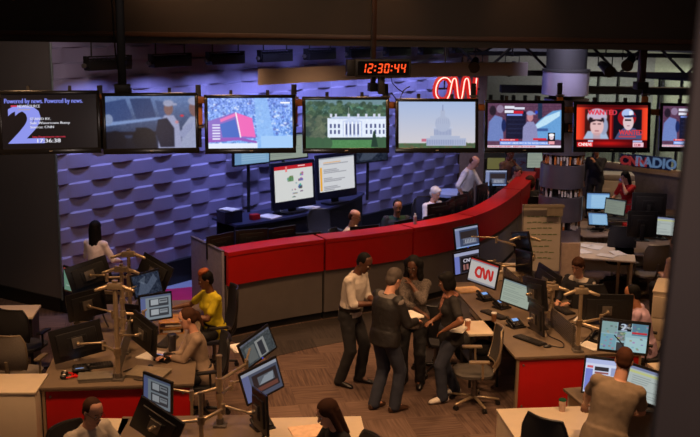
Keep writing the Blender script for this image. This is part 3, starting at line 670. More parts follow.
    if glasses:
        b = MB()
        for q in (1, -1):
            c = hc+hf*.100*s+hu*.008*s+hx*q*.032*s; b.tube([c+hx*(.024*s*cos(a))+hu*(.018*s*sin(a)) for a in [2*pi*k/12 for k in range(13)]], .0022, 6)
            b.tube([c+hx*q*.024*s, hc+hx*q*.082*s+hu*.010*s+hf*.0], .002, 6)
        b.tube([hc+hf*.101*s+hu*.010*s-hx*.010*s, hc+hf*.101*s+hu*.010*s+hx*.010*s], .002, 6); b.build('glasses', M('glasses_frame', (30, 28, 30), .3), o)
    # --- clothes
    def sleeves(b, inf, kind):
        for q in (1, -1):
            elb, wr = arm[q]
            if kind == 'short': b.cap(sh[q]-r*q*.02, sh[q]+(elb-sh[q])*.66, .054*w+inf, .048*w+inf)
            elif kind == 'none': pass
            else:
                b.cap(sh[q]-r*q*.02, elb, .055*w+inf, .042*w+inf)
                t = {'long': .93, 'rolled': .12, 'three': .45}[kind]; b.cap(elb, elb+(wr-elb)*t, .043*w+inf, (.043-.014*t)*w+inf)
    if shirt:
        b = MB(); torso(b, .013, -.05 if (belt or jacket) else -.13, .52); sleeves(b, .010, sleeve)
        if not belt and not jacket: b.secs([(pel+u*z*s, r, f, rx*w+.025, .118*w+.025) for z, rx in ((-.13, .165), (0, .168), (.06, .158))], 24)
        remesh(b, 'shirt', shirt, o, .013, 3, fold)
        if collar and not jacket:
            b = MB(); b.tube([neck-u*.028*s+hx*(.060*w*cos(a))+hf*(.060*w*sin(a))-u*(.022 if sin(a) > .8 else 0) for a in [2*pi*k/16+pi/2 for k in range(17)]], .016, 8, .7); b.build('collar', collar_mat or shirt, o)
    if jacket:
        b = MB(); torso(b, .026, -.05, .475); sleeves(b, .018, 'long')
        b.secs([(pel+u*z*s, r, f, rx*w+.026, .122*w+.026) for z, rx in ((-.10, .168), (0, .168), (.08, .158))], 24)
        remesh(b, 'jacket', jacket, o, .013, 3, fold*1.2)
        b = MB(); b.tube([neck-u*.035*s+hx*(.062*w*cos(a))+hf*(.060*w*sin(a)) for a in [pi/2+.5+(2*pi-1.0)*k/14 for k in range(15)]], .015, 8, .6); b.build('jacket_collar', jacket, o)
        if shirt:
            b = MB(); c0 = neck-u*.03*s+f*.062*s; c1 = neck-u*.30*s+f*(.118*w+.030)
            b.loft([[c0-r*.045, c0+r*.045, c0+r*.045-f*.02, c0-r*.045-f*.02], [c1-r*.012-f*-.004, c1+r*.012-f*-.004, c1+r*.012-f*.03, c1-r*.012-f*.03]]); b.build('shirt_front', shirt, o)
    if trousers:
        b = MB(); b.secs([(pel+u*z*s*(1), r, f, rx*w*(hipb if female else 1)+.014, .112*w+.014) for z, rx in ((-.10, .15), (-.02, .166), (.06, .158), (.10, .148))], 24)
        for q in (1, -1):
            kn, an = leg[q]; b.cap(hip[q], kn, .098*w*(hipb if female else 1), .076*w); b.cap(kn, an+V((0, 0, -.01)), .076*w, .068*w)
        remesh(b, 'trousers', trousers, o, .014, 3, fold*1.3)
    if belt:
        b = MB(); b.secs([(pel+u*z*s, r, f, .158*w+.020, .115*w+.020) for z in (.055, .095)], 24); b.build('belt', belt, o)
        b = MB(); b.box(pel+u*.075*s+f*(.115*w+.022), (.05, .02, .04)); b.build('buckle', STEEL, o)
    if shoes:
        for q in (1, -1):
            kn, an = leg[q]; b = MB(); z0 = an.z-.085*s
            fd = V((q*.12, -1, 0)).normalized(); sd = V((fd.y, -fd.x, 0)); c = V((an.x, an.y, z0))
            b.secs([(c-fd*.075*s+V((0, 0, .04)), sd, V((0, 0, 1)), .026, .034), (c-fd*.05*s+V((0, 0, .045)), sd, V((0, 0, 1)), .036, .046), (c+fd*.02*s+V((0, 0, .05)), sd, V((0, 0, 1)), .040, .050), (c+fd*.10*s+V((0, 0, .036)), sd, V((0, 0, 1)), .044, .036), (c+fd*.17*s+V((0, 0, .026)), sd, V((0, 0, 1)), .036, .026), (c+fd*.195*s+V((0, 0, .022)), sd, V((0, 0, 1)), .018, .016)], 14)
            sho = b.build('shoe', shoes, o)
    if tie:
        b = MB(); c0 = neck-u*.035*s+f*.075*s; c1 = neck-u*.18*s+f*(.118*w+.022); c2 = pel+u*.10*s+f*(.112*w+.028)
        L = []
        for c, wd in ((c0, .018), (c1, .028), (c2, .038)): L.append([c-r*wd, c+r*wd, c+r*wd-f*.012, c-r*wd-f*.012])
        b.loft(L); b.build('tie', tie, o)
    if scarf:
        b = MB(); b.tube([neck-u*.02*s+hx*(.075*cos(a))+f*(.078*sin(a)) for a in [2*pi*k/14 for k in range(15)]], .028, 8); b.cap(neck+f*.09-u*.03, neck+f*.125-u*.24*s+r*.03, .026, .030); b.cap(neck+f*.09-u*.03, neck+f*.12-u*.20*s-r*.035, .024, .028)
        remesh(b, 'scarf', scarf, o, .010, 2, .02)
    o['_w'] = 0; del o['_w']
    person.info = dict(o=o, arm=arm, neck=neck, hc=hc, wl=arm[1][1], wr=arm[-1][1])
    return o
# ================================================================== THE ROOM
def mat_carpet(name, c1, c2, rotz, tile=.6):
    mt = bpy.data.materials.new(name); mt.use_nodes = True; nt = mt.node_tree; b = nt.nodes['Principled BSDF']; L = nt.links.new
    tc = nt.nodes.new('ShaderNodeTexCoord'); mp = nt.nodes.new('ShaderNodeMapping'); mp.inputs['Rotation'].default_value = (0, 0, rotz); mp.inputs['Scale'].default_value = (1/tile,)*3
    L(tc.outputs['Object'], mp.inputs['Vector'])
    ck = nt.nodes.new('ShaderNodeTexChecker'); ck.inputs['Scale'].default_value = 1; L(mp.outputs[0], ck.inputs['Vector'])
    def stripes(sc):
        m2 = nt.nodes.new('ShaderNodeMapping'); m2.inputs['Scale'].default_value = sc; L(mp.outputs[0], m2.inputs['Vector'])
        n = nt.nodes.new('ShaderNodeTexNoise'); n.inputs['Scale'].default_value = 1; n.inputs['Detail'].default_value = 3; L(m2.outputs[0], n.inputs['Vector']); return n
    a, c = stripes((1.2, 22, 1)), stripes((22, 1.2, 1))
    mx = nt.nodes.new('ShaderNodeMix'); mx.data_type = 'FLOAT'; L(ck.outputs['Fac'], mx.inputs[0]); L(a.outputs['Fac'], mx.inputs[2]); L(c.outputs['Fac'], mx.inputs[3])
    vor = nt.nodes.new('ShaderNodeTexWhiteNoise'); fl = nt.nodes.new('ShaderNodeVectorMath'); fl.operation = 'FLOOR'; L(mp.outputs[0], fl.inputs[0]); L(fl.outputs[0], vor.inputs['Vector'])
    ad = nt.nodes.new('ShaderNodeMath'); ad.operation = 'MULTIPLY_ADD'; L(vor.outputs['Value'], ad.inputs[0]); ad.inputs[1].default_value = .30; L(mx.outputs[0], ad.inputs[2])
    rp = nt.nodes.new('ShaderNodeValToRGB'); rp.color_ramp.elements[0].position = .35; rp.color_ramp.elements[1].position = .95
    rp.color_ramp.elements[0].color = l3(c1); rp.color_ramp.elements[1].color = l3(c2); L(ad.outputs[0], rp.inputs['Fac']); L(rp.outputs['Color'], b.inputs['Base Color'])
    b.inputs['Roughness'].default_value = .95; b.inputs['Specular IOR Level'].default_value = .15; return mt
CARP = mat_carpet('carpet_tiles', (66, 50, 43), (112, 90, 78), R(-12))
CARPD = mat_carpet('carpet_dark', (46, 40, 38), (70, 62, 56), R(-12), .6)
b = MB(); b.box((1, 16, -.05), (26, 38, .1)); struct(b.build('floor', CARP, None, False))

# counter curve (front face of the long curved red counter)
CP0 = [(-1.78, 13.98), (-1.16, 14.46), (-.46, 14.90), (.27, 15.30), (1.09, 15.86), (1.66, 16.34), (2.22, 16.98), (2.78, 18.02), (3.35, 19.45), (3.78, 20.7), (4.05, 21.7)]
def catmull(pts, n=10):
    o = []; Pp = [pts[0]]+list(pts)+[pts[-1]]
    for i in range(1, len(Pp)-2):
        p0, p1, p2, p3 = [np.array(q, float) for q in Pp[i-1:i+3]]
        for k in range(n):
            t = k/n; o.append(.5*((2*p1)+(-p0+p2)*t+(2*p0-5*p1+4*p2-p3)*t*t+(-p0+3*p1-3*p2+p3)*t**3))
    o.append(np.array(pts[-1], float)); return o
CC = catmull(CP0)
def offs(pts, d):
    o = []
    for i, p in enumerate(pts):
        t = pts[min(i+1, len(pts)-1)]-pts[max(i-1, 0)]; t = t/np.linalg.norm(t); o.append(p+np.array((-t[1], t[0]))*d)
    return o
def ribbon(b, pts, d0, d1, z0, z1):
    A, B = offs(pts, d0), offs(pts, d1)
    b.loft([[Vector((a[0], a[1], z0)), Vector((c[0], c[1], z0)), Vector((c[0], c[1], z1)), Vector((a[0], a[1], z1))] for a, c in zip(A, B)])
PLAT = .15
b = MB(); out = offs(CC, -.95); inn = offs(CC, .02)
ribbon(b, CC[:78], -1.05, -.0, .0, .006); struct(b.build('floor_border', CARPD, None, False))
b = MB(); poly = [tuple(p) for p in offs(CC, .30)] + [(4.6, 27), (1.5, 27), (-1.2, 19.6), (-2.1, 17.6)]
b.prism(poly, 0, PLAT); struct(b.build('floor_platform', M('platform_dark', (40, 36, 40), .8), None, False))
b = MB(); b.prism([tuple(P(*q)[:2]) for q in ((150, 291), (196, 287), (214, 312), (206, 330), (140, 330))], 0, .008)
struct(b.build('floor_inset', M('magenta_floor', (176, 16, 84), .8, 0, .06, 5), None, False))  # flat magenta patch laid on the floor
b = MB(); b.prism([tuple(P(*q)[:2]) for q in ((150, 284), (196, 276), (197, 287), (150, 291.5))], 0, .006)
struct(b.build('floor_strip', M('pale_blue_floor', (150, 165, 190), .4, 0, .05, 5), None, False))  # narrow pale blue patch behind the magenta one

# wave-panel wall: one displaced sheet, alternate rows of bulges half a period apart
TH = R(51); W0 = np.array((-4.54, 15.16)); WD = np.array((cos(TH), sin(TH))); WN = np.array((sin(TH), -cos(TH)))
def wave_wall():
    rh, per, amp, Lw = .232, .84, .024, 11.3; z0, z1 = .42, 4.9; nu = int(Lw/.035)
    rows = int((z1-z0)/rh)+1; vs = []; fs = []
    for k in range(rows):
        ph = 0 if k % 2 else pi
        for lv, zz in ((0, z0+k*rh), (1, z0+(k+1)*rh-.024), (2, z0+(k+1)*rh-.0005)):
            for i in range(nu+1):
                uu = i*Lw/nu; c_ = cos(2*pi*uu/per+ph); d = amp*math.copysign(abs(c_)**.65, c_)
                if lv == 2: d = min(d, -d)
                p = W0+WD*uu+WN*(d+.04); vs.append((p[0], p[1], zz))
    n1 = nu+1
    for r in range(3*rows-1):
        for i in range(nu): a = r*n1+i; fs.append((a, a+1, a+1+n1, a+n1))
    me = bpy.data.meshes.new('wall_back'); me.from_pydata(vs, [], fs); me.shade_flat()
    return link(me, 'wall_back', M('wave_panel', (140, 132, 165), .5, 0, .04, 3), None, False)
struct(wave_wall())
b = MB()
q0 = W0; q1 = W0+WD*11.3
b.prism([tuple(q0+WN*.12), tuple(q1+WN*.12), tuple(q1-WN*.1), tuple(q0-WN*.1)], 0, .42); struct(b.build('baseboard_back', M('skirting_black', (16, 15, 20), .5), None, False))
# plain grey partition on the left and its dark skirting
gl0 = P(0, 297); gl1 = np.array((W0[0], W0[1])); dl = np.array((gl0.x, gl0.y))-gl1; dl = dl/np.linalg.norm(dl); e = gl1+dl*6.5; nl = np.array((-dl[1], dl[0])); nl = nl if nl[1] > 0 else -nl
b = MB(); b.prism([tuple(gl1), tuple(e), tuple(e+nl*.12), tuple(gl1+nl*.12)], .0, 4.27)
struct(b.build('wall_left', M('grey_partition', (98, 90, 88), .7, 0, .05, 1.2), None, False))
b = MB(); b.prism([tuple(gl1-nl*.03), tuple(e-nl*.03), tuple(e), tuple(gl1)], 0, .22); struct(b.build('baseboard_left', BLK, None, False))
b = MB(); b.cyl((gl1[0]+.03, gl1[1]-.02, .2), (gl1[0]+.03, gl1[1]-.02, 4.2), .022); struct(b.build('trim_1', M('corner_bead', (120, 128, 130), .4, .5), None))
# outer walls and ceiling of the hall
DKW = M('dark_wall', (30, 27, 28), .9)
b = MB(); b.box((-9, 16, 2.6), (.2, 38, 5.4)); struct(b.build('wall_side', DKW, None, False))
b = MB(); b.box((2, 34.9, 2.6), (24, .2, 5.4)); struct(b.build('wall_far', M('far_wall', (130, 126, 130), .9), None, False))
b = MB(); b.box((13, 16, 2.6), (.2, 38, 5.4)); struct(b.build('wall_right', DKW, None, False))
b = MB(); b.box((1, 23.5, 5.35), (26, 23, .1)); struct(b.build('ceiling', M('ceiling_black', (24, 22, 22), .95), None, False))
# dark bulkhead across the hall above the televisions
b = MB(); b.box((0, 11.6, 4.88), (26, .5, 1.04)); struct(b.build('trim_2', M('bulkhead_brown', (34, 24, 20), .55, 0, .2, 1.5), None, False))
b = MB(); b.box((0, 11.33, 4.46), (26, .04, .05), bev=.005); struct(b.build('trim_3', M('bulkhead_rail', (58, 36, 22), .4), None))
# window frame right beside the camera, out of focus
q = G(677, 250, 2.6); b = MB(); b.box((q.x+.30, 2.62, 4.3), (.60, .04, 3.4), rot=(0, R(1.6), 0)); struct(b.build('trim_4', M('window_reveal', (54, 44, 42), .8, 0, .05, 3), None, False))

# tan pillar where the wave wall stops
b = MB(); c = W0+WD*11.3; b.box((c[0]+.33, c[1]+.25, 2.3), (.62, .4, 4.6), rot=(0, 0, R(8)), bev=.01); struct(b.build('trim_5', M('tan_pillar', (150, 118, 92), .7), None, False))

# wall-washer fixtures hung in front of the wave wall
for k in range(9):
    t = .6+k*1.22; p = W0+WD*t+WN*.62
    o = thing('wall_washer', 'black wall-washer light, number %s from the grey partition along the wave wall' % ('one two three four five six seven eight nine'.split()[k]), 'light', (p[0], p[1], 3.88), TH, 'wall washers above the wave wall')
    b = MB(); b.box((0, 0, 0), (.78, .16, .15), bev=.015)
    for i in range(9): b.box((-.32+i*.08, 0, .09), (.012, .14, .04))
    b.build('housing', BLK, o)
    b = MB()
    b.box((0, 0, .13), (.8, .03, .02))
    for sx in (-1, 1): b.box((sx*.40, 0, .06), (.03, .1, .16)); b.cyl((sx*.3, 0, .13), (sx*.3, 0, 1.35), .012)
    b.build('yoke', BLK, o)
    b = MB(); b.cyl((-.42, 0, .0), (-.46, 0, .0), .035); b.build('tilt_knob', STEEL, o)
    la = bpy.data.lights.new('washer_lamp', 'AREA'); la.shape = 'RECTANGLE'; la.size = .6; la.size_y = .08; la.energy = 13; la.color = (.38, .44, 1.0); la.spread = R(120)
    lo = bpy.data.objects.new('washer_lamp', la); COL.objects.link(lo); lo.location = (p[0], p[1], 3.785)
    d = Vector((-WN[0]*.25, -WN[1]*.25, -1)); lo.rotation_euler = d.to_track_quat('-Z', 'Y').to_euler()

# ------------------------------------------------------------------ televisions in a row
TVD = [(50, 1.01), (151, 1.0), (250.5, 1.0), (346, .99), (437, .98), (524.5, .98), (612, .98), (697, .98)]
A = np.array((-2.99, 9.9)); B = np.array((2.96, 11.4)); dd = (B-A)/np.linalg.norm(B-A); yaw = math.degrees(math.atan2(dd[1], dd[0]))
CV = [c_standby(), c_vehicle(), c_aerial(), c_mansion(), c_dome(), c_news(), c_suspects(), None]; CV[7] = CV[5]
TL = ['wall television showing a large pale numeral two and a standby caption on black', 'television showing a man in a cap beside a dark blue vehicle', 'television showing a bluish aerial view with a pink roof',
      'television showing a white columned mansion among trees', 'television showing a white domed building under a pale sky', 'television showing a news report with a man in camouflage, left of the red one',
      'television showing two men with caps on a red background', 'television at the right end of the row, half hidden by the dark window frame']
TX = []
for i, (px, _) in enumerate(TVD):
    r = ray(px, 124); k = r.x/r.y; t = (k*A[1]-A[0])/(dd[0]-k*dd[1]); p = A+dd*t; z = 3.64-.024*i; TX.append((p[0], p[1], z))
    k_ = 1-.016*i; tv('television', TL[i], (p[0], p[1], z+.0*i), yaw-2.0*i, 9, .905*k_, .535*k_, CV[i], 1.0)
# continuous timber rail above and wooden hangers between the sets
WOOD = M('orange_timber', (150, 92, 42), .5, 0, .25, 12)
DKB = M('rail_brown', (58, 34, 20), .45, 0, .3, 9)
a0 = A-dd*1.2; a1 = B+dd*1.6; nb = np.array((-dd[1], dd[0])); mid = (a0+a1)/2+nb*.21
b = MB(); b.box((0, 0, 0), (np.linalg.norm(a1-a0), .06, .07), M4=Matrix.Translation((mid[0], mid[1], 3.755)) @ Matrix.Rotation(R(yaw), 4, 'Z') @ Matrix.Rotation(.036, 4, 'Y'), bev=.008); struct(b.build('trim_6', M('rail_timber', (128, 76, 36), .45, 0, .4, 5), None))
for i in range(7):
    m_ = (np.array(TX[i][:2])+np.array(TX[i+1][:2]))/2+nb*.26
    o = thing('rail_hanger', 'timber hanger between the %s and %s televisions from the left' % tuple('first second third fourth fifth sixth seventh eighth'.split()[i:i+2]), 'bracket', (m_[0], m_[1], 3.3), R(yaw), 'timber hangers between the televisions')
    b = MB(); b.box((0, .02, .34), (.055, .03, .66), bev=.004); b.build('upright', BLK, o)
    b = MB(); b.box((0, 0, .38), (.075, .03, .26), bev=.006); b.build('timber_block', WOOD, o)
    for zz in (.53, .23):
        b = MB(); b.box((0, 0, zz), (.09, .05, .02)); b.build('strap', STEEL, o)
# hanging poles that carry the row
for px, w_, lab, mt in ((123, .085, 'thick black ceiling pole behind the vehicle television', BLK), (378, .05, 'slim brown ceiling pole behind the digital clock', DKB), (650, .075, 'brown ceiling pole near the right end of the television row', DKB)):
    r = ray(px, 90); k = r.x/r.y; t = (k*A[1]-A[0])/(dd[0]-k*dd[1]); p = A+dd*t+nb*.21
    o = thing('ceiling_pole', lab, 'pole', (p[0], p[1], 3.9), R(yaw))
    b = MB(); b.box((0, 0, .8), (w_, w_, 1.6), bev=.008); b.build('shaft', mt, o)
    b = MB(); b.box((0, 0, .04), (w_*1.9, .12, .09), bev=.01); b.build('clamp', BLK, o)
    b = MB(); b.tube([(-w_*.8, -.03, 1.5), (-w_*.9, -.04, .9), (-w_*.7, -.05, .4), (-w_*.2, -.05, .1)], .008); b.build('cable', BLK, o)
# digital clock
r = ray(381, 68); k = r.x/r.y; t = (k*A[1]-A[0])/(dd[0]-k*dd[1]); p = A+dd*t-nb*.06; zc = G(381, 68, p[1]).z
o = thing('digital_clock', 'black digital clock with glowing red digits hanging from the slim pole', 'clock', (p[0], p[1], zc), R(yaw-4))
b = MB(); b.box((0, 0, 0), (.60, .09, .185), bev=.008); b.box((-.34, .03, .0), (.09, .12, .17), bev=.008); b.build('case', BLK, o)
b = MB(); b.box((0, -.046, 0), (.55, .004, .145)); b.build('face', BEZEL, o)
def seg_digits(st, h=.098, w=.052, gap=.020, th=.0125):
    S = {'0': 'abcdef', '1': 'bc', '2': 'abged', '3': 'abgcd', '4': 'fgbc', '5': 'afgcd'}; b = MB(); x = 0; sh = .12
    def q(x0, z0, x1, z1):
        b.loft([[Vector((X_+Z_*sh, y, Z_)) for X_, Z_ in ((x0, z0), (x1, z0), (x1, z1), (x0, z1))] for y in (-.0505, -.0485)])
    for ch in st:
        if ch == ':':
            for z in (-.022, .022): q(x-.002, z-.008, x+.013, z+.008)
            x += .013+gap; continue
        H2 = h/2
        for s_ in S[ch]:
            if s_ == 'a': q(x+th*.6, H2-th, x+w-th*.6, H2)
            if s_ == 'd': q(x+th*.6, -H2, x+w-th*.6, -H2+th)
            if s_ == 'g': q(x+th*.6, -th/2, x+w-th*.6, th/2)
            if s_ == 'f': q(x, th*.4, x+th, H2-th*.4)
            if s_ == 'e': q(x, -H2+th*.4, x+th, -th*.4)
            if s_ == 'b': q(x+w-th, th*.4, x+w, H2-th*.4)
            if s_ == 'c': q(x+w-th, -H2+th*.4, x+w, -th*.4)
        x += w+gap
    return b, x
b, wtot = seg_digits('12:30:44'); d = b.build('digits', EM('led_red', (255, 74, 26), 1.6), o, False); d.location = (-wtot/2+.01, 0, 0)
b = MB(); b.box((0, .05, -.17), (.07, .05, .22), bev=.01); b.tube([(.10, .04, -.09), (.12, .05, -.16), (.18, .06, -.22), (.26, .08, -.27)], .005); b.build('hanger', BLK, o)

# glowing logo above the dome television
g = G(457, 89, 16.6); o = thing('neon_sign', 'glowing red neon CNN sign above the dome television', 'sign', g, R(6))
Cc = [(.78, .30), (.62, .47), (.36, .50), (.12, .34), (.0, .05), (.02, -.25), (.2, -.45), (.45, -.5), (.62, -.42)]
Nn = [(.62, -.42), (.74, -.2), (.86, .35), (.98, .48), (1.08, .35), (1.20, -.30), (1.32, -.46), (1.42, -.3), (1.52, .35), (1.64, .48), (1.74, .35), (1.86, -.30), (1.98, -.46), (2.08, -.3), (2.16, .5)]
hh = .37
pts = [Vector((p_[0]*hh*.84-.36, 0, p_[1]*hh)) for p_ in [tuple(v) for v in catmull(Cc, 4)]+[tuple(v) for v in catmull(Nn, 4)]]
b = MB(); b.tube(pts, .048, 8, 1); b.build('letters', EM('neon_red', (205, 22, 16), 1.0), o)
b = MB(); b.tube([p_+Vector((0, -.05, 0)) for p_ in pts], .010, 6); b.build('neon_tube', EM('neon_pink', (255, 180, 165), 2.2), o)
b = MB(); b.box((0, .06, 0), (.78, .04, .03)); b.cyl((-.2, .06, 0), (-.2, .06, 1.0), .012); b.cyl((.3, .06, 0), (.3, .06, 1.0), .012); b.build('mounting_frame', BLK, o)

# curved beige fascia hanging behind the televisions
fa = [G(258, 75, 13.0), G(330, 76, 13.9), G(405, 77, 14.8), G(480, 73, 15.4), (G(528, 66, 15.6))]
cv = catmull([(v.x, v.y) for v in fa], 8)
b = MB(); b.loft([[Vector((q[0], q[1], 3.78)), Vector((q[0], q[1]+.08, 3.78)), Vector((q[0], q[1]+.08, 3.985)), Vector((q[0], q[1], 3.985))] for q in cv])
struct(b.build('trim_7', M('beige_fascia', (178, 166, 164), .6, 0, .05, 3), None))
# roof trusses and dark beams seen through the gap on the right
TR = M('truss_black', (14, 13, 15), .6)
def truss(x0, x1, y, zt, zb, n):
    o = MB(); o.box(((x0+x1)/2, y, zt), (x1-x0, .12, .09)); o.box(((x0+x1)/2, y, zb), (x1-x0, .12, .10))
    for i in range(n):
        xa = x0+(x1-x0)*i/n; xb = x0+(x1-x0)*(i+.5)/n; xc = x0+(x1-x0)*(i+1)/n
        o.cyl((xa, y, zt), (xb, y, zb), .028, n=8); o.cyl((xb, y, zb), (xc, y, zt), .028, n=8)
    return o
struct(truss(1.9, 8.4, 19.5, 4.20, 3.58, 5).build('trim_8', TR, None)); struct(truss(2.2, 12.9, 24.0, 4.35, 3.75, 6).build('trim_9', TR, None))
b = MB(); b.box((7.3, 22.3, 3.05), (8, .3, .16)); struct(b.build('trim_10', TR, None))
for i, (px, py, d_, w_) in enumerate(((475, 62, 15.5, .6), (512, 66, 16, .5), (605, 66, 15, .5), (630, 60, 15, .45))):
    g = G(px, py, d_); o = thing('stage_light', ['black stage light over the neon sign', 'black stage light left of the steel drum', 'black stage light right of the steel drum', 'black stage light above the red television'][i], 'light', g, R(random.uniform(-30, 30)), 'stage lights under the bulkhead')
    b = MB(); b.cyl((0, -.12, -.05), (0, .14, .02), .075, .055, 16); b.cyl((0, -.2, -.075), (0, -.12, -.05), .09, .078, 16); b.build('lamp_body', BLK, o)
    b = MB(); b.tube([(-.11, 0, 0), (-.11, 0, .16), (.11, 0, .16), (.11, 0, 0)], .010, 6); b.cyl((0, 0, .15), (0, 0, .6), .012); b.box((0, 0, .16), (.05, .03, .02)); b.build('yoke', BLK, o)

# the round banded column
o = thing('round_column', 'thick round column with bands of brushed metal and book-like strips', 'column', (3.68, 17.2, 0))
zb = [(0, 1.05, 's'), (1.05, 1.20, 'b'), (1.20, 1.62, 's'), (1.62, 1.78, 'b'), (1.78, 2.18, 's'), (2.18, 2.36, 'b'), (2.36, 2.75, 's'), (2.75, 2.92, 'b'), (2.92, 3.3, 's'), (3.3, 4.6, 'k')]
SH = M('satin_steel', (120, 112, 122), .32, .75, .15, 2.5)
for z0, z1, kd in zb:
    if kd == 's': b = MB(); b.cyl((0, 0, z0), (0, 0, z1), .38, n=48); b.build('steel_band', SH, o)
    elif kd == 'k': b = MB(); b.cyl((0, 0, z0), (0, 0, z1), .30, n=40); b.build('black_core', BLKM, o)
    else:
        b = MB(); b.cyl((0, 0, z0), (0, 0, z1), .31, n=40); b.build('recess', BLKM, o)
        for cname, cc in (('orange_strips', (190, 110, 50)), ('pale_strips', (190, 175, 165)), ('dark_strips', (50, 40, 42))):
            b = MB()
            for k in range(44):
                if random.random() < .36:
                    a = 2*pi*k/44; b.box((.345*cos(a), .345*sin(a), (z0+z1)/2), (.03, .03, (z1-z0)*random.uniform(.65, .98)), rot=(0, random.uniform(-.15, .15), a))
            b.build(cname, M(cname, cc, .4, .2), o)
g = G(567, 85, 16); o = thing('steel_drum', 'short wide brushed-steel drum at the top of the round column', 'drum', (g.x+.10, 16.6, g.z-.2))
b = MB(); b.cyl((0, 0, 0), (0, 0, .38), .38, n=48); b.build('drum_shell', M('lavender_steel', (150, 145, 168), .35, .6, .08, 3), o)
b = MB(); b.cyl((0, 0, .38), (0, 0, .42), .39, n=48); b.cyl((0, 0, .4), (0, 0, 1.3), .33, n=32); b.build('drum_top', BLKM, o)

# ------------------------------------------------------------------ the curved red counter, one unit at a time
lens = [0]
for a_, b_ in zip(CC[:-1], CC[1:]): lens.append(lens[-1]+np.linalg.norm(b_-a_))
js = [0, 16, 41, 60, 80, 100]
CL = ['curved red counter unit at the left end, beside the lavender side screen', 'curved red counter unit in front of the man with glasses', 'curved red counter unit below the white-haired man', 'curved red counter unit in front of the standing man in white', 'curved red counter unit at the far end, beside the round column']
GREYP = M('grey_counter_front', (104, 96, 92), .5, 0, .06, 4)
js[1] = min(range(len(CC)), key=lambda i: abs(CC[i][0]+.42)); js[2] = min(range(len(CC)), key=lambda i: abs(CC[i][0]-1.05)); js[3] = min(range(len(CC)), key=lambda i: abs(CC[i][0]-2.12)); js[4] = min(range(len(CC)), key=lambda i: abs(CC[i][0]-3.35)); js[5] = len(CC)-1
for i in range(5):
    seg = CC[js[i]:js[i+1]+1]; t0 = seg[1]-seg[0]; t1 = seg[-1]-seg[-2]; seg = [seg[0]+t0/np.linalg.norm(t0)*.02]+list(seg[1:-1])+[seg[-1]-t1/np.linalg.norm(t1)*.02]
    o = thing('reception_counter', CL[i], 'counter', (0, 0, 0), 0, 'units of the curved red counter')
    b = MB(); ribbon(b, seg, -.03, .34, 1.24, 1.30); b.build('cap', REDP, o)
    b = MB(); ribbon(b, seg, -.02, .03, .80, 1.235); b.build('red_panel', REDP, o)
    b = MB(); ribbon(b, seg, .02, .07, .12, .795); b.build('grey_panel', GREYP, o)
    b = MB(); ribbon(b, seg, .06, .26, 0, .115); b.build('plinth', BLKM, o)
    b = MB(); ribbon(b, seg, .24, .28, PLAT if i else .3, 1.235); b.build('back_panel', BLK, o)
b = MB(); ribbon(b, CC[2:92], .36, .86, .85, .89); tag(b.build('counter_worktop', M('dark_worktop', (44, 40, 42), .5), None, False), 'long dark curved worktop running behind the red counter', 'worktop')
b = MB(); ribbon(b, CC[2:92], .36, .42, PLAT, .85)
tag(b.build('modesty_panel', BLK, None, False), 'black panel carrying the dark worktop behind the counter', 'panel')
# lavender side screen closing the left end
pa = P(192, 237, 1.3); pb = P(223, 252, 1.3); pm = (pa+pb)/2; an = math.atan2(pb.y-pa.y, pb.x-pa.x)
o = thing('side_screen', 'lavender grey side screen at the left end of the red counter', 'screen', (pm.x, pm.y, 0), an)
b = MB(); b.box((0, 0, .66), ((pb-pa).length, .04, 1.28), bev=.006); b.build('panel', M('lavender_panel', (128, 122, 140), .6), o)
b = MB(); b.box((0, 0, 1.31), ((pb-pa).length, .05, .02)); b.build('top_trim', STEEL, o)
b = MB()
for s in (-1, 1): b.box((s*.45, 0, .015), (.05, .3, .03))
b.build('foot', STEEL, o)

# upper curved desk under the wave wall
UD = catmull([(-1.97, 16.9), (-1.55, 17.25), (-1.05, 17.72), (-.62, 18.25), (-.22, 18.9), (.10, 19.6), (.28, 20.2)], 6)
o = thing('curved_desk', 'dark blue curved desk below the wave wall carrying two large screens', 'desk', (0, 0, 0))
b = MB(); ribbon(b, UD, -.02, .80, 1.02, 1.06); b.build('worktop', M('navy_worktop', (44, 46, 70), .35), o)
b = MB(); ribbon(b, UD, .03, .07, .0, 1.018); b.build('front_panel', M('navy_panel', (18, 18, 28), .5), o)
b = MB(); ribbon(b, UD[1:-1], .70, .74, .0, 1.018); b.build('rear_panel', M('navy_panel', (18, 18, 28), .5), o)
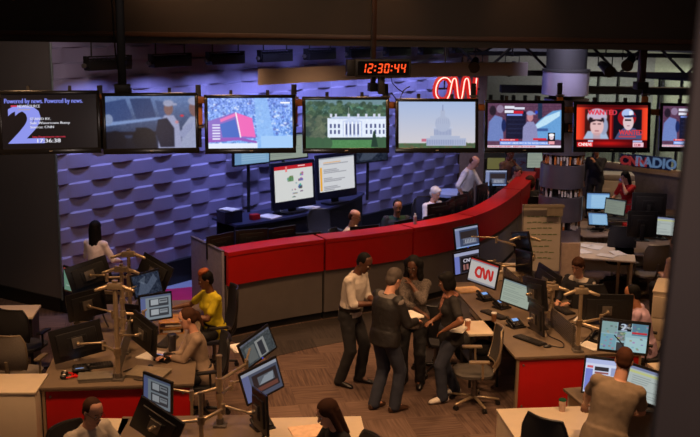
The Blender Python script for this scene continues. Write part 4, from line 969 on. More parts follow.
# ================================================================== FURNITURE AND SCREENS
def desk_unit(label, fl, rot, W, D, red_front=True, z=.74, divider=True, ends=True, rail=True, pw=None):
    """double bench: fl = front-left corner of the worktop, front edge W long, D deep; rot = turn about z"""
    o = thing('bench_desk', label, 'desk', (fl[0], fl[1], 0), R(rot))
    b = MB(); b.box((W/2, D/2, z-.015), (W, D, .03), bev=.005); b.build('worktop', TOP, o)
    if red_front:
        b = MB(); b.box((W/2+.02, .06, (z-.06)/2+.02), (W-.10, .03, z-.08), bev=.004); b.build('red_end_panel', REDP, o)
        b = MB()
        for x in (.05, W-.03): b.box((x, .055, z/2-.02), (.03, .045, z-.04))
        b.box((W/2, .055, z-.045), (W-.06, .045, .025)); b.build('metal_edging', ALU, o)
        b = MB()
        for x in (.12, W-.12):
            for zz in (.10, z-.12): b.cyl((x, .03, zz), (x, .045, zz), .012)
        b.build('panel_fixing', STEEL, o)
    for s, x in ((0, .05), (1, W-.05)):
        b = MB(); b.box((x, D-.06, z/2-.015), (.05, .06, z-.03), bev=.004); b.build('leg', ALU, o)
    b = MB(); b.box((W/2, D/2, z/2-.02), (.04, D-.2, z-.1)); b.build('spine_panel', BLKM, o)
    if divider:
        b = MB(); n = 12
        for k in range(n): b.box((W/2, D/2+.05, z+.03+k*.022), (.012, D-.3, .010))
        for yy in (.25, D*.5, D-.2): b.box((W/2, yy, z+.14), (.02, .02, .30))
        b.build('slatted_divider', STEEL, o)
    return o
DA = (-3.33, 10.12); DC = (1.99, 11.30)
desk_unit('long bench desk with a red end panel at the left, crowded with screens', DA, 6.5, 1.66, 3.2)
desk_unit('long bench desk with a red end panel at the right, beside the empty grey chair', DC, 8.5, 1.62, 3.3)
def loc_of(base, rot, x, y, z=.74):
    a = R(rot); return Vector((base[0]+x*cos(a)-y*sin(a), base[1]+x*sin(a)+y*cos(a), z))
# foreground bench (only its far edge is in the picture)
o = thing('bench_desk', 'grey bench desk at the bottom edge below the tall monitor stand', 'desk', (-2.15, 7.9, 0), R(4))
b = MB(); b.box((.72, .75, .725), (1.44, 1.5, .03), bev=.005); b.build('worktop', TOP, o)
b = MB(); b.box((.72, .75, .35), (.04, 1.3, .68)); b.build('spine_panel', BLKM, o)
for x in (.06, 1.38):
    b = MB(); b.box((x, 1.42, .355), (.05, .06, .71)); b.build('leg', ALU, o)
def cabinet(label, loc, rz, W, D, Hh, drawers=2, top=None, body=None, name='storage_cabinet', cat='cabinet', side='y'):
    o = thing(name, label, cat, loc, R(rz))
    b = MB(); b.box((W/2, D/2, (Hh-.03)/2+.015), (W-.01, D-.01, Hh-.05), bev=.004); b.build('carcass', body or CREAM, o)
    b = MB(); b.box((W/2, D/2, Hh-.0125), (W+.01, D+.01, .025), bev=.005); b.build('top', top or CREAM, o)
    for k in range(drawers):
        z0 = .06+(Hh-.12)*k/drawers; dh = (Hh-.12)/drawers-.012
        b = MB(); b.box((W/2, -.012, z0+dh/2), (W-.04, .02, dh), bev=.003); dr = b.build('drawer', body or CREAM, o)
        b = MB(); b.box((W/2, -.030, z0+dh*.8), (.12, .014, .014)); b.build('handle', STEEL, dr)
    return o
cabinet('cream low cabinet with a pale top and drawers in front of the T-shirt man', (1.66, 9.0, 0), 7, .92, .82, .70, 2)
cabinet('cream cabinet with a pale top at the bottom left corner', (-4.25, 9.9, 0), 3, .95, .55, .76, 0)
o = thing('desk_table', 'white table at the bottom edge under the brown-haired woman', 'table', (-.76, 8.3, 0), R(5))
b = MB(); b.box((.5, .55, .725), (1.0, 1.12, .03), bev=.005); b.build('table_top', CREAM, o)
for x in (.06, .94):
    for y in (.06, 1.04):
        b = MB(); b.cyl((x, y, 0), (x, y, .71), .022); b.build('leg', ALU, o)
# white table behind bottom-left man
o = thing('desk_table', 'cream table in front of the man at the bottom left', 'table', (-2.55, 8.35, 0), R(0))
b = MB(); b.box((.2, .5, .725), (.36, 1.0, .03), bev=.005); b.build('table_top', CREAM, o)
for y in (.06, .94):
    b = MB(); b.cyl((.2, y, 0), (.2, y, .71), .022); b.build('leg', ALU, o)
# left rear side desk
o = thing('side_desk', 'pale side desk behind the black chair at the left edge', 'desk', (-5.45, 12.45, 0), R(6))
b = MB(); b.box((.65, .28, .725), (1.3, .56, .03), bev=.005); b.build('worktop', CREAM, o)
b = MB(); b.box((.65, .5, .36), (1.2, .03, .68)); b.build('back_panel', BLKM, o)
for x in (.05, 1.25):
    b = MB(); b.box((x, .3, .355), (.04, .45, .71)); b.build('side_leg', BLK, o)
# shelf box between the two seated women, and a red pedestal
o = thing('paper_tray', 'wooden paper tray shelf beside the yellow-topped woman\'s screen', 'tray', loc_of(DA, 6.5, 1.30, 1.88), R(12))
b = MB()
for z in (.005, .075, .145): b.box((0, 0, z), (.30, .34, .01))
for s in (-1, 1): b.box((s*.15, 0, .075), (.01, .34, .15))
b.build('tray_frame', M('beech', (176, 126, 72), .5), o)
b = MB(); b.box((0, -.02, .03), (.22, .26, .03)); b.box((.02, -.04, .10), (.2, .22, .02)); b.build('papers', PAPER, o)
b = MB(); b.box((0, -.06, .055), (.2, .2, .01)); b.build('yellow_folder', M('yellow_card', (210, 160, 30), .7), o)

# monitors of the left bench
MA = []
def mon(px, py, d, face, w=.50, h=.31, kind=None, tilt=0, roll=0, st=.85, lab='', **k):
    g = G(px, py, d)
    if k.get('mount', 'plate') == 'plate' and g.z < .95: pass
    return monitor('monitor', lab, g, face, w, h, kind, tilt, roll, st, **k)
gA = 'monitors on the left bench'
A_ = [
 mon(89, 275, 12.2, 205, .50, .31, 9, -12, 14, lab='black monitor seen from behind, left of the brass-coloured stand head', group=gA),
 mon(74, 281, 12.6, -38, .42, .30, 11, 0, 0, .9, lab='small monitor with a green picture and red dot at the far left of the bench', group=gA),
 mon(155, 273, 12.6, 150, .50, .32, 9, -16, -16, lab='large black monitor tilted back behind the dark map screen', group=gA),
 mon(147, 284, 11.9, 28, .34, .26, 9, 12, -8, .9, lab='dark monitor with a faint map picture, right of the stand head', group=gA),
 mon(156, 307, 11.5, 32, .38, .29, 3, 3, 0, .75, lab='monitor with grey document windows facing the yellow-topped woman', group=gA),
 mon(77, 341, 10.75, 203, .54, .34, 9, -3, 9, lab='large black monitor seen from behind over the red headphones', group=gA),
 mon(146, 333, 11.0, 130, .50, .34, 9, 0, -8, lab='black monitor back beside the paper tray', group=gA),
 mon(86, 304, 11.9, 215, .46, .30, 9, 0, 6, lab='black monitor back behind the large left one', group=gA),
 mon(140, 318, 11.8, 140, .44, .30, 9, 4, 8, lab='small black monitor back right of the pole', group=gA),
 mon(100, 292, 12.7, 190, .44, .28, 9, -5, 0, lab='black monitor back partly hidden by the stand head', group=gA),
]
spine = lambda x, y: loc_of(DA, 6.5, x, y)
arm_pole('monitor_arm_pole', 'tall shiny monitor stand at the front of the left bench', spine(.83, .18), 1.86, [A_[5], A_[6]], True, .026)
arm_pole('monitor_arm_pole', 'second monitor stand along the left bench, behind the tallest', spine(.80, 1.05), 1.82, [A_[7], A_[8], A_[4], A_[3]], True, .022)
arm_pole('monitor_arm_pole', 'rear monitor stand of the left bench nearest the wave wall', spine(.80, 1.85), 1.80, [A_[0], A_[1], A_[2], A_[9]], True, .022)

gB = 'monitors on the foreground bench'
B_ = [
 mon(157, 393, 9.05, -32, .34, .34*.86, 3, -3, 5, .5, lab='monitor with grey document windows at the bottom, left of the foreground pole', group=gB, led=True),
 mon(158, 424, 8.55, 158, .46, .30, 9, 0, -24, lab='black monitor back at the bottom edge beside the seated man', group=gB),
 mon(258, 347, 10.2, 40, .40, .27, 14, 2, -22, .5, lab='tilted monitor with a photo, uppermost right of the foreground pole', group=gB, led=True),
 mon(262, 381, 9.6, 34, .42, .32, 10, 2, -15, .6, lab='monitor with a picture browser below the tilted photo monitor', group=gB, led=True),
 mon(262, 411, 8.9, 112, .42, .34, 9, 0, 8, lab='black monitor back in front of the desk phone at the bottom', group=gB),
]
pB = Vector((-1.25, 9.2, .74))
arm_pole('monitor_arm_pole', 'tall pole with monitor arms at the bottom, left of the white table', pB, 1.46, B_[:1]+B_[2:4], False, .024)
arm_pole('monitor_arm_pole', 'short monitor stand at the bottom edge of the foreground bench', Vector((-1.35, 8.65, .74)), 1.30, [B_[1], B_[4]], False, .022)

gC = 'monitors on the right bench'
C_ = [
 mon(467, 237, 14.2, 28, .40, .29, 2, 8, -4, .85, lab='upper of two stacked monitors at the rear left end of the right bench', group=gC, led=True),
 mon(467, 262, 13.9, 28, .42, .30, 13, 4, -4, .9, lab='lower of two stacked monitors at the rear left end of the right bench', group=gC),
 mon(483, 273, 13.2, -36, .42, .32, 5, 2, 8, .85, lab='monitor showing the red CNN logo on a pale page', group=gC),
 mon(516, 294, 12.5, -36, .40, .30, 4, 2, 8, .85, lab='monitor with a pale green text page on the right bench', group=gC),
 mon(521, 244, 13.6, -70, .46, .30, None, -6, -14, lab='thin black monitor seen from its side, highest in the right bench', group=gC),
 mon(523, 262, 13.4, -72, .42, .28, None, 0, -6, lab='second thin black monitor below the highest one', group=gC),
 mon(536, 293, 12.3, 112, .50, .34, None, 3, 8, lab='tall black monitor back right of the pale green page', group=gC),
 mon(548, 282, 12.9, 118, .46, .32, None, -6, -10, lab='black monitor back behind the slatted divider', group=gC),
 mon(606, 309, 12.1, 178, .62, .36, None, 3, 0, lab='wide black monitor back left of the man in lilac', group=gC),
 mon(624, 337, 11.0, -8, .52, .33, 6, 6, 3, .85, lab='monitor showing a wall of small video tiles above the T-shirt man', group=gC, bezel=.026),
 mon(538, 318, 11.9, 100, .44, .32, None, 3, 4, lab='black monitor back low beside the computer mouse', group=gC),
]
sC = lambda x, y, z=.74: loc_of(DC, 8.5, x, y, z)
arm_pole('monitor_arm_pole', 'aluminium pole with spread arms in front of the suited man', sC(.82, .12), 1.55, [C_[8], C_[9]], True, .024)
arm_pole('monitor_arm_pole', 'monitor stand at the middle of the right bench', sC(.82, 1.1), 1.32, [C_[3], C_[6], C_[10], C_[7]], True, .022)
arm_pole('monitor_arm_pole', 'rear monitor stand of the right bench near the flip chart', sC(.80, 2.25), 1.72, [C_[0], C_[1], C_[2], C_[4], C_[5]], True, .022)
# desk with monitors in front of the T-shirt man
o = thing('side_desk', 'low desk beyond the T-shirt man carrying two bright screens', 'desk', (2.55, 9.55, 0), R(14))
b = MB(); b.box((.75, .4, .725), (1.5, .8, .03), bev=.005); b.build('worktop', TOP, o)
b = MB(); b.box((.75, .76, .35), (1.4, .03, .68)); b.build('back_panel', CREAM, o)
for x in (.05, 1.45):
    b = MB(); b.box((x, .4, .355), (.04, .6, .71)); b.build('side_leg', ALU, o)
D_ = [mon(604, 377, 9.95, -10, .40, .36, 7, 6, 3, .95, lab='bright white and blue monitor behind the T-shirt man\'s head', group='monitors of the T-shirt man', mount='stand'),
      mon(652, 388, 9.75, -28, .52, .33, 12, 8, 8, .9, lab='monitor with a pale document right of the T-shirt man', group='monitors of the T-shirt man', mount='stand')]

# right hand office area
gR = 'monitors in the right rear office'
RT = M('rear_worktop', (120, 100, 84), .55)
def table(label, c, rz, W, D, z=.74, mt=None, name='office_table'):
    o = thing(name, label, 'table', (c[0], c[1], 0), R(rz))
    b = MB(); b.box((0, 0, z-.015), (W, D, .03), bev=.006); b.build('table_top', mt or RT, o)
    for sx in (-1, 1):
        for sy in (-1, 1):
            b = MB(); b.box((sx*(W/2-.06), sy*(D/2-.06), z/2-.015), (.045, .045, z-.03)); b.build('leg', ALU, o)
    b = MB(); b.box((0, D/2-.1, z*.6), (W-.2, .02, z*.5)); b.build('back_panel', CREAM, o)
    return o
pR1 = P(602, 228, .74); table('rear office table with blue mail screens, right of the round column', (pR1.x+.1, pR1.y+.0), 10, 1.5, 1.3)
pR2 = P(655, 250, .74); table('rear office table with a pale screen beside the right-hand chairs', (pR2.x+.1, pR2.y+.2), -10, 1.5, 1.3)
pR3 = P(600, 252, .74); table('low cream table strewn with papers behind the suited man', (pR3.x, pR3.y+.1), -14, 1.2, 1.2, .74, CREAM)
R_ = [mon(598, 201, pR1.y+.15, 8, .44, .29, 8, 6, 2, .95, lab='monitor with a pale blue list, left of the pair near the column', group=gR, mount='stand'),
      mon(615, 207, pR1.y+.05, -26, .36, .27, 4, 4, 3, .55, lab='dim green monitor right of the pale blue one', group=gR, mount='stand'),
      mon(598, 219, pR1.y-.30, 10, .36, .22, 8, 28, 4, .85, lab='laptop screen with a pale blue page below the mail monitor', group=gR, mount='stand', cat='laptop'),
      mon(662, 226, pR2.y+.1, -8, .40, .30, 12, 5, 3, .85, lab='monitor with a pale page at the right near the window frame', group=gR, mount='stand'),
      mon(662, 252, pR2.y-.35, 20, .24, .16, 8, 45, 0, .6, lab='small tablet screen lying tilted on the right rear table', group=gR, mount='none', cat='tablet'),
      mon(649, 204, 17.5, 170, .56, .36, None, 0, 0, lab='black monitor back above the pale right-hand screen', group=gR, mount='stand'),
      mon(642, 224, 16.6, 175, .46, .40, None, 0, 0, lab='black screen standing left of the pale right-hand monitor', group=gR, mount='stand')]
pR4 = P(640, 232, .74); table('dark table behind the black high-backed chair', (5.5, 18.6), -6, 1.5, .6, .95, BLKM)
# printer / copier
c = P(611, 214, 0); o = thing('copier', 'beige office copier in front of the woman in red', 'copier', (c.x+.05, c.y+.2, 0), R(-8))
b = MB(); b.box((0, 0, .42), (.95, .6, .80), bev=.015); b.build('cabinet_body', CREAM, o)
b = MB(); b.box((0, 0, .90), (.92, .58, .14), bev=.03); b.build('scanner_lid', M('copier_lid', (170, 155, 140), .5), o)
b = MB(); b.box((.2, -.30, .86), (.18, .04, .04)); b.build('control_panel', EM('copier_panel', (60, 90, 190), .5), o)
for k in range(3):
    b = MB(); b.box((0, -.305, .14+k*.2), (.85, .02, .17), bev=.004); b.build('paper_drawer', CREAM, o)
c = P(645, 280, 1.05); cabinet('tall cream storage cabinet at the right, behind the man in lilac', (c.x-.05, c.y-.55, 0), -22, 1.1, .75, 1.05, 3)
c = P(652, 380, .74); cabinet('cream cupboard beyond the right-hand document monitor', (3.55, 10.55, 0), 10, 1.1, .45, .80, 2)
c = P(636, 205, 0)
# magenta-red box & small items near the blue screens
def small_box(label, loc, rz, d, mat, name='storage_box', cat='box'):
    o = thing(name, label, cat, loc, R(rz))
    b = MB(); b.box((0, 0, d[2]/2), d, bev=.006); b.build('box_body', mat, o)
    b = MB(); b.box((0, 0, d[2]+.006), (d[0]*1.04, d[1]*1.04, .014), bev=.004); b.build('lid', mat, o); return o
small_box('red box standing below the dim green monitor', (pR1.x+.42, pR1.y-.25, .74), 10, (.18, .14, .14), REDP)
small_box('orange box left on the rear table beside the laptop', (pR1.x+.25, pR1.y-.52, .74), 30, (.20, .14, .06), M('orange_card', (190, 110, 30), .7))
for i, (dx, dy, rz) in enumerate(((-.3, -.1, .4), (0, .2, -.5), (.28, -.2, .2), (.05, -.38, 1.0), (-.2, .35, .9))):
    papers(['loose papers at the left of the cream table', 'papers at the back of the cream table', 'papers at the right of the cream table', 'papers at the front edge of the cream table', 'papers at the back left of the cream table'][i], (pR3.x+dx, pR3.y+.1+dy, .741), rz, 3)
# glazed office wall along the right rear
rA = P(596, 163, .9); rB = P(700, 176.5, .9); dv = (rB-rA); yawg = math.atan2(dv.y, dv.x); LL = dv.length
def gpt(t, off=0): u = dv.normalized(); n = Vector((-u.y, u.x, 0)); return rA+u*t+n*off
b = MB(); c = gpt(LL/2+.2); b.box((c.x, c.y, .90), (LL+3, .14, .16), rot=(0, 0, yawg), bev=.01); struct(b.build('trim_11', M('pale_rail', (190, 160, 130), .5), None))
b = MB(); b.box((c.x, c.y, .41), (LL+3, .08, .82), rot=(0, 0, yawg)); struct(b.build('trim_12', M('spandrel', (120, 108, 104), .6), None, False))
GL = M('office_glass', (170, 190, 180), .08, 0, .02, 1, alpha=.22)
o = struct(thing('window_1', None, None, (c.x, c.y, 0), yawg))
b = MB()
for k in range(13): b.box((-LL/2-1.4+k*.56, 0, 2.1), (.05, .08, 2.3))
b.box((0, 0, 3.2), (LL+3, .1, .1)); b.build('window_frame', BLK, o)
b = MB(); b.box((0, 0, 2.1), (LL+3, .01, 2.2)); b.build('pane', GL, o, False)
b = MB(); c2 = gpt(LL/2, 2.6); b.box((c2.x, c2.y, 1.9), (LL+5, .1, 3.6), rot=(0, 0, yawg)); struct(b.build('wall_office', M('office_wall', (168, 172, 150), .8), None, False))
for k in range(5):
    c3 = gpt(-.6+k*1.1, 2.4); b = MB(); b.box((c3.x, c3.y, 1.5), (.08, .08, 3), rot=(0, 0, yawg)); struct(b.build('trim_%d' % (13+k), BLK, None, False))
# sign on the glass
g = (gpt(1.45, -.16)); gz = P(640, 161, 0)
t = 0
def sign_text(st, size, ext, mat, parent, x, z, name, bold=0.0, y=0.0):
    cu = bpy.data.curves.new('t', 'FONT'); cu.body = st; cu.size = size; cu.extrude = ext; cu.offset = bold
    ob = bpy.data.objects.new('t', cu); COL.objects.link(ob); dg = bpy.context.evaluated_depsgraph_get(); me = bpy.data.meshes.new_from_object(ob.evaluated_get(dg))
    bpy.data.objects.remove(ob); me.transform(Matrix.Rotation(pi/2, 4, 'X')); me.transform(Matrix.Translation((x, y, z))); return link(me, name, mat, parent, False)
sg = G(634, 160, gpt(1.45).y-.15)
o = thing('radio_sign', 'sign reading CNN RADIO in red and pale blue letters on the far glass wall', 'sign', (sg.x, gpt(1.45).y-.25, sg.z), yawg+.15)
sign_text('CNN', .30, .02, EM('sign_red', (150, 40, 42), .55), o, -.36, -.11, 'red_letters', .012, -.05)
sign_text('RADIO', .33, .02, EM('sign_blue', (110, 145, 190), .45), o, .02, -.11, 'pale_letters', .008, -.05)
b = MB(); b.box((.42, .0, .0), (.95, .03, .32), bev=.012); b.box((-.1, 0, .0), (.55, .02, .28), bev=.01); b.build('backing', M('sign_navy', (30, 48, 92), .5), o)
b = MB()
for x in (-.3, .3, .8):
    b = MB(); b.cyl((x, 0, .1), (x, .30, .1), .012); b.build('stand_off', STEEL, o)

# flip chart on its easel
g0 = G(541, 240, 14.7); o = thing('flip_chart', 'pale flip chart with green handwriting on an easel before the column', 'flip chart', (g0.x, g0.y, 0), R(4))
b = MB(); b.box((0, 0, 1.42), (.60, .03, 1.02), rot=(R(-5), 0, 0), bev=.005); b.build('board', M('board_back', (120, 110, 100), .5), o)
b = MB(); b.box((0, -.024, 1.40), (.56, .012, .96), rot=(R(-5), 0, 0)); b.build('paper_pad', M('flip_paper', (170, 158, 146), .8, 0, .03, 4), o)
b = MB(); b.box((0, -.06, 1.915), (.62, .04, .05), bev=.006); b.box((.17, -.065, 1.84), (.24, .02, .14)); b.build('clamp_bar', M('clamp_tan', (128, 116, 100), .6), o)
b = MB(); rr = random.Random(3)
for k in range(8):
    z = 1.75-k*.09; x = -.23
    while x < .20-.05*(k % 3):
        w_ = rr.uniform(.03, .08); b.box((x+w_/2, -.034-(z-1.4)*-.087, z+rr.uniform(-.006, .006)), (w_, .003, .012)); x += w_+.02
b.build('handwriting', M('green_marker', (96, 120, 70), .8), o)
for x, y in ((-.27, -.12), (.27, -.12), (0, .40)):
    b = MB(); b.cyl((x*.8, 0, 1.5 if y > 0 else .95), (x*1.1, y, 0), .014); b.build('leg', STEEL, o)
g1 = G(569, 270, 14.9); o = thing('partition_panel', 'plain pale partition panel to the right of the flip chart', 'partition', (g1.x, g1.y, 0), R(4))
b = MB(); b.box((0, 0, .68), (.30, .05, 1.24), bev=.006); b.build('panel', M('pale_panel', (172, 150, 138), .6), o)
b = MB(); b.box((0, 0, .03), (.26, .34, .06)); b.build('foot', STEEL, o)
g1 = G(487, 252, 15.0); 
# cabinet behind the four standing people, and low box by the stacked monitors
cabinet('beige two-drawer pedestal behind the four standing people', (.98, 12.95, 0), 6, .42, .55, .66, 2, name='drawer_pedestal')
cabinet('low cream cabinet behind the spread-arm monitors near the flip chart', (2.0, 14.9, 0), 8, .75, .5, .82, 2)
# small table beside the red bench, with the iced drink
o = thing('side_table', 'small cream side table behind the woman in black, holding an iced drink', 'table', (1.55, 12.2, 0), R(8))
b = MB(); b.box((.2, .2, .725), (.46, .55, .03), bev=.005); b.build('table_top', CREAM, o)
for x in (.02, .38):
    for y in (-.02, .42):
        b = MB(); b.box((x, y, .355), (.03, .03, .71)); b.build('leg', BLK, o)
b = MB(); b.box((.2, .2, .35), (.4, .44, .02)); b.build('shelf', BLK, o)
cup('iced drink cup with a red straw on the side table', P(469, 330, .74)+Vector((-.02, .0, 0)), M('iced_drink', (196, 128, 96), .3), M('clear_lid', (220, 205, 190), .2), .13, .04)
# black bag under side table
o = thing('handbag', 'dark handbag on the shelf of the small side table', 'bag', (1.75, 12.4, .36), R(10))
b = MB(); b.ell((0, 0, .11), (.16, .09, .11)); b.build('bag_body', BLKM, o); b = MB(); b.tube([(-.1, 0, .18), (-.06, 0, .27), (.06, 0, .27), (.1, 0, .18)], .01); b.build('strap', M('brown_leather', (90, 52, 28), .5), o)

# items on the benches
desk_phone('desk phone with a blue display below the stacked monitors', sC(.30, 2.35), R(30))
desk_phone('slim phone beside the first, under the red logo monitor', sC(.42, 1.95), R(38))
desk_phone('desk phone with a blue display, left of the pale green page', sC(.36, 1.12), R(28))
desk_phone('desk phone with a pale display, second from the mouse', sC(.62, 1.00), R(28))
desk_phone('phone at the left bench behind the red headphones', spine(.40, .42), R(200))
desk_phone('phone at the right side of the left bench near the dark mug', spine(1.30, .78), R(150))
desk_phone('phone with two lit strips at the bottom beside the black monitor back', Vector((-.83, 9.18, .74)), R(30))
keyboard('keyboard at the front of the right bench beside the mouse', sC(.36, .55), R(128))
keyboard('keyboard between the phones on the right bench', sC(.22, 1.62), R(122))
keyboard('keyboard beyond the slatted divider of the right bench', sC(1.35, .65), R(70))
keyboard('grey keyboard on the left bench behind the black monitor', spine(.50, .60), R(20))
keyboard('keyboard by the T-shirt man\'s hands', Vector((2.98, 9.72, .74)), R(8))
keyboard('keyboard under the small dark monitors of the left bench', spine(1.28, 1.4), R(80))
mouse('black mouse at the front corner of the right bench', sC(.50, .30), R(100)); mouse('black mouse on the left bench by the coiled cable', spine(1.15, .55), R(20))
# ergonomic keyboards trays grey wedge on left bench
small_box('grey angled tray in front of the phone on the left bench', spine(.58, .22), 12, (.36, .22, .035), M('grey_tray', (112, 104, 92), .5), 'desk_tray', 'tray')
small_box('grey folder pile near the dark mug on the left bench', spine(1.15, .30), -14, (.42, .30, .03), M('grey_folder', (132, 118, 98), .6), 'folder_stack', 'folders')
small_box('white notebook at the edge of the left bench', spine(.08, 1.42), 8, (.26, .12, .02), PAPER, 'notebook', 'notebook')
small_box('black speaker base between the left bench monitors', spine(.16, 2.4), 5, (.22, .16, .16), BLK, 'desk_speaker', 'speaker')
papers('yellowed papers at the right bench beside the stacked monitors', sC(.18, 2.85), .3, 5, .34, .26, M('cream_paper', (225, 180, 130), .8))
papers('white papers on the shelf behind the beige-topped woman', Vector((-1.25, 11.5, .741)), .5, 4, .34, .30)
# red headphones
o = thing('headphones', 'red headphones with black ear cushions on the left bench', 'headphones', spine(.28, .30), R(10))
b = MB(); b.tube([(-.02+.09*cos(a), .0+.075*sin(a), .022) for a in [pi*k/10+pi/2*-1 for k in range(11)]], .010, 8); b.box((.10, .02, .010), (.14, .09, .018), rot=(0, 0, .3), bev=.004); b.build('headband', M('bright_red', (200, 26, 22), .4), o)
for s in (-1, 1):
    b = MB(); b.ell((-.05, s*.055, .028), (.042, .036, .028)); e_ = b.build('ear_cushion', BLK, o); b = MB(); b.ell((-.045, s*.055, .05), (.018, .015, .010)); b.build('ear_logo', M('bright_red_pale', (225, 205, 190), .4), e_)
# dark mug / thermos on left bench
cup('dark steel insulated mug on the left bench beside the beige-topped woman', spine(1.36, 1.08), M('steel_mug', (70, 66, 70), .3, .6), BLK, .20, .055, 'insulated_mug')
cup('glass jar with a dark green lid on the cream cabinet', P(562, 411, .70), M('jar_glass', (205, 170, 150), .15, alpha=.75), M('green_lid', (20, 70, 44), .4), .12, .040, 'lidded_jar')
# cables
def cable(label, pts, r=.006, mat=None):
    return tag(MB().tube([tuple(v) for v in catmull3(pts)], r, 6).build('cable', mat or BLK, None), label, 'cable')
def catmull3(pts, n=6):
    o = []; Pp = [pts[0]]+list(pts)+[pts[-1]]
    for i in range(1, len(Pp)-2):
        p0, p1, p2, p3 = [np.array(q, float) for q in Pp[i-1:i+3]]
        for k in range(n):
            t = k/n; o.append(.5*((2*p1)+(-p0+p2)*t+(2*p0-5*p1+4*p2-p3)*t*t+(-p0+3*p1-3*p2+p3)*t**3))
    o.append(np.array(pts[-1], float)); return o
cable('black cable curling from the mouse at the right bench corner', [sC(.54, .34, .75), sC(.68, .25, .75), sC(.74, .45, .75), sC(.66, .7, .75), sC(.72, 1.0, .75)])
cable('black cable looping over the front of the left bench', [spine(1.0, .15)+Vector((0, 0, .01)), spine(1.15, .12)+Vector((0, 0, .01)), spine(1.3, .3)+Vector((0, 0, .01)), spine(1.0, .5)+Vector((0, 0, .01)), spine(.86, .4)+Vector((0, 0, .01))])
cable('bundle of black cable draped behind the left bench monitors', [spine(.05, 2.2)+Vector((0, 0, .01)), spine(.15, 2.5)+Vector((0, 0, .12)), spine(.3, 2.9)+Vector((0, 0, .2)), spine(.4, 2.3)+Vector((0, 0, .1)), spine(.5, 2.0)+Vector((0, 0, .02))], .01)
cable('thin cable hanging below the digital clock', [Vector((.42, 10.75, 3.9)), Vector((.50, 10.78, 3.82)), Vector((.56, 10.80, 3.92)), Vector((.62, 10.82, 3.96))], .005)

# upper desk screens and things
Mo = [(294, 182.5, 18.0, 'large upright screen with a red-topped web page on the blue curved desk', 0), (337, 173.5, 18.95, 'large upright screen with a text page, right of the web page screen', 1)]
for px, py, d_, lb, kd in Mo:
    g = G(px, py, d_); o = thing('display', lb, 'screen', g, 0, 'large screens on the blue desk'); o.rotation_euler = (Matrix.Rotation(R(43), 3, 'Z') @ Matrix.Rotation(R(-4), 3, 'X')).to_euler()
    w_, h_ = .90, .64
    b = MB(); b.box((0, .03, -.04), (w_+.12, .06, h_+.22), bev=.008); b.build('casing', M('blue_black_bezel', (22, 22, 34), .3), o)
    link(page_mesh(kd, w_, h_, -.002).copy(), 'screen', screen_mat(.95), o, False)
    b = MB(); hb = g.z-1.06; b.box((0, .09, -hb/2-.05), (.16, .05, hb*.8), bev=.01); b.box((0, .08, -hb+.03), (.5, .28, .03), bev=.01); b.build('stand', BLK, o)
b = None
for px, py, d_, lb, kd, w_ in ((252, 151.5, 18.0, 'pale blue screen above the desk, partly hidden by the aerial television', 8, .75), (287, 147, 18.6, 'grey-green screen above the desk, behind the mansion television', 4, .95), (372, 150, 19.6, 'dark screen behind the mansion television at the right of the desk', 9, .8)):
    g = G(px, py, d_); o = thing('display', lb, 'screen', g, 0, 'upper screens over the blue desk'); o.rotation_euler = (0, 0, R(40))
    b = MB(); b.box((0, .03, 0), (w_+.06, .06, .50), bev=.006); b.build('casing', BLK, o)
    link(page_mesh(kd, w_, .44, -.002).copy(), 'screen', screen_mat(.75), o, False)
    b = MB(); b.cyl((0, .12, -(g.z-1.0)), (0, .12, .1), .03); b.box((0, .08, 0), (.1, .08, .1)); b.build('post', BLK, o)
def ud(t, off, z=1.06):
    i = int(t*(len(UD)-1)); t_ = UD[min(i+1, len(UD)-1)]-UD[max(i-1, 0)]; t_ = t_/np.linalg.norm(t_); p = UD[i]+np.array((-t_[1], t_[0]))*off; return Vector((p[0], p[1], z)), math.atan2(t_[1], t_[0])
p_, a_ = ud(.04, .30); small_box('dark wire box of papers at the left end of the blue desk', p_, math.degrees(a_), (.36, .28, .20), M('dark_wire', (34, 30, 44), .4), 'paper_crate', 'box')
papers('white papers piled on top of the dark wire box', (p_.x, p_.y, 1.276), a_+.3, 5)
p_, a_ = ud(.17, .22); small_box('small red box beside the dark wire box', p_, math.degrees(a_), (.16, .12, .08), REDP)
for i, (t, of, nn, lb) in enumerate(((.26, .22, 5, 'papers on the blue desk below the web page screen'), (.55, .28, 5, 'papers on the blue desk between the two large screens'), (.92, .35, 8, 'thick pile of papers at the right end of the blue desk'))):
    p_, a_ = ud(t, of); papers(lb, p_, a_+.2, nn, .30, .34)
p_, a_ = ud(.92, .42); papers('crumpled white cloth on the pile at the right end of the blue desk', (p_.x, p_.y, 1.11), a_, 8, .2, .16, name='cloth', cat='cloth')
for i, (t, lb) in enumerate(((.42, 'keyboard on the blue desk below the first large screen'), (.72, 'keyboard on the blue desk below the second large screen'))):
    p_, a_ = ud(t, .18); keyboard(lb, p_, a_+.1, 'keyboards', BLK)
p_, a_ = ud(.36, .32); desk_phone('phone on the blue desk beside the first keyboard', p_, a_, 'desk phones')

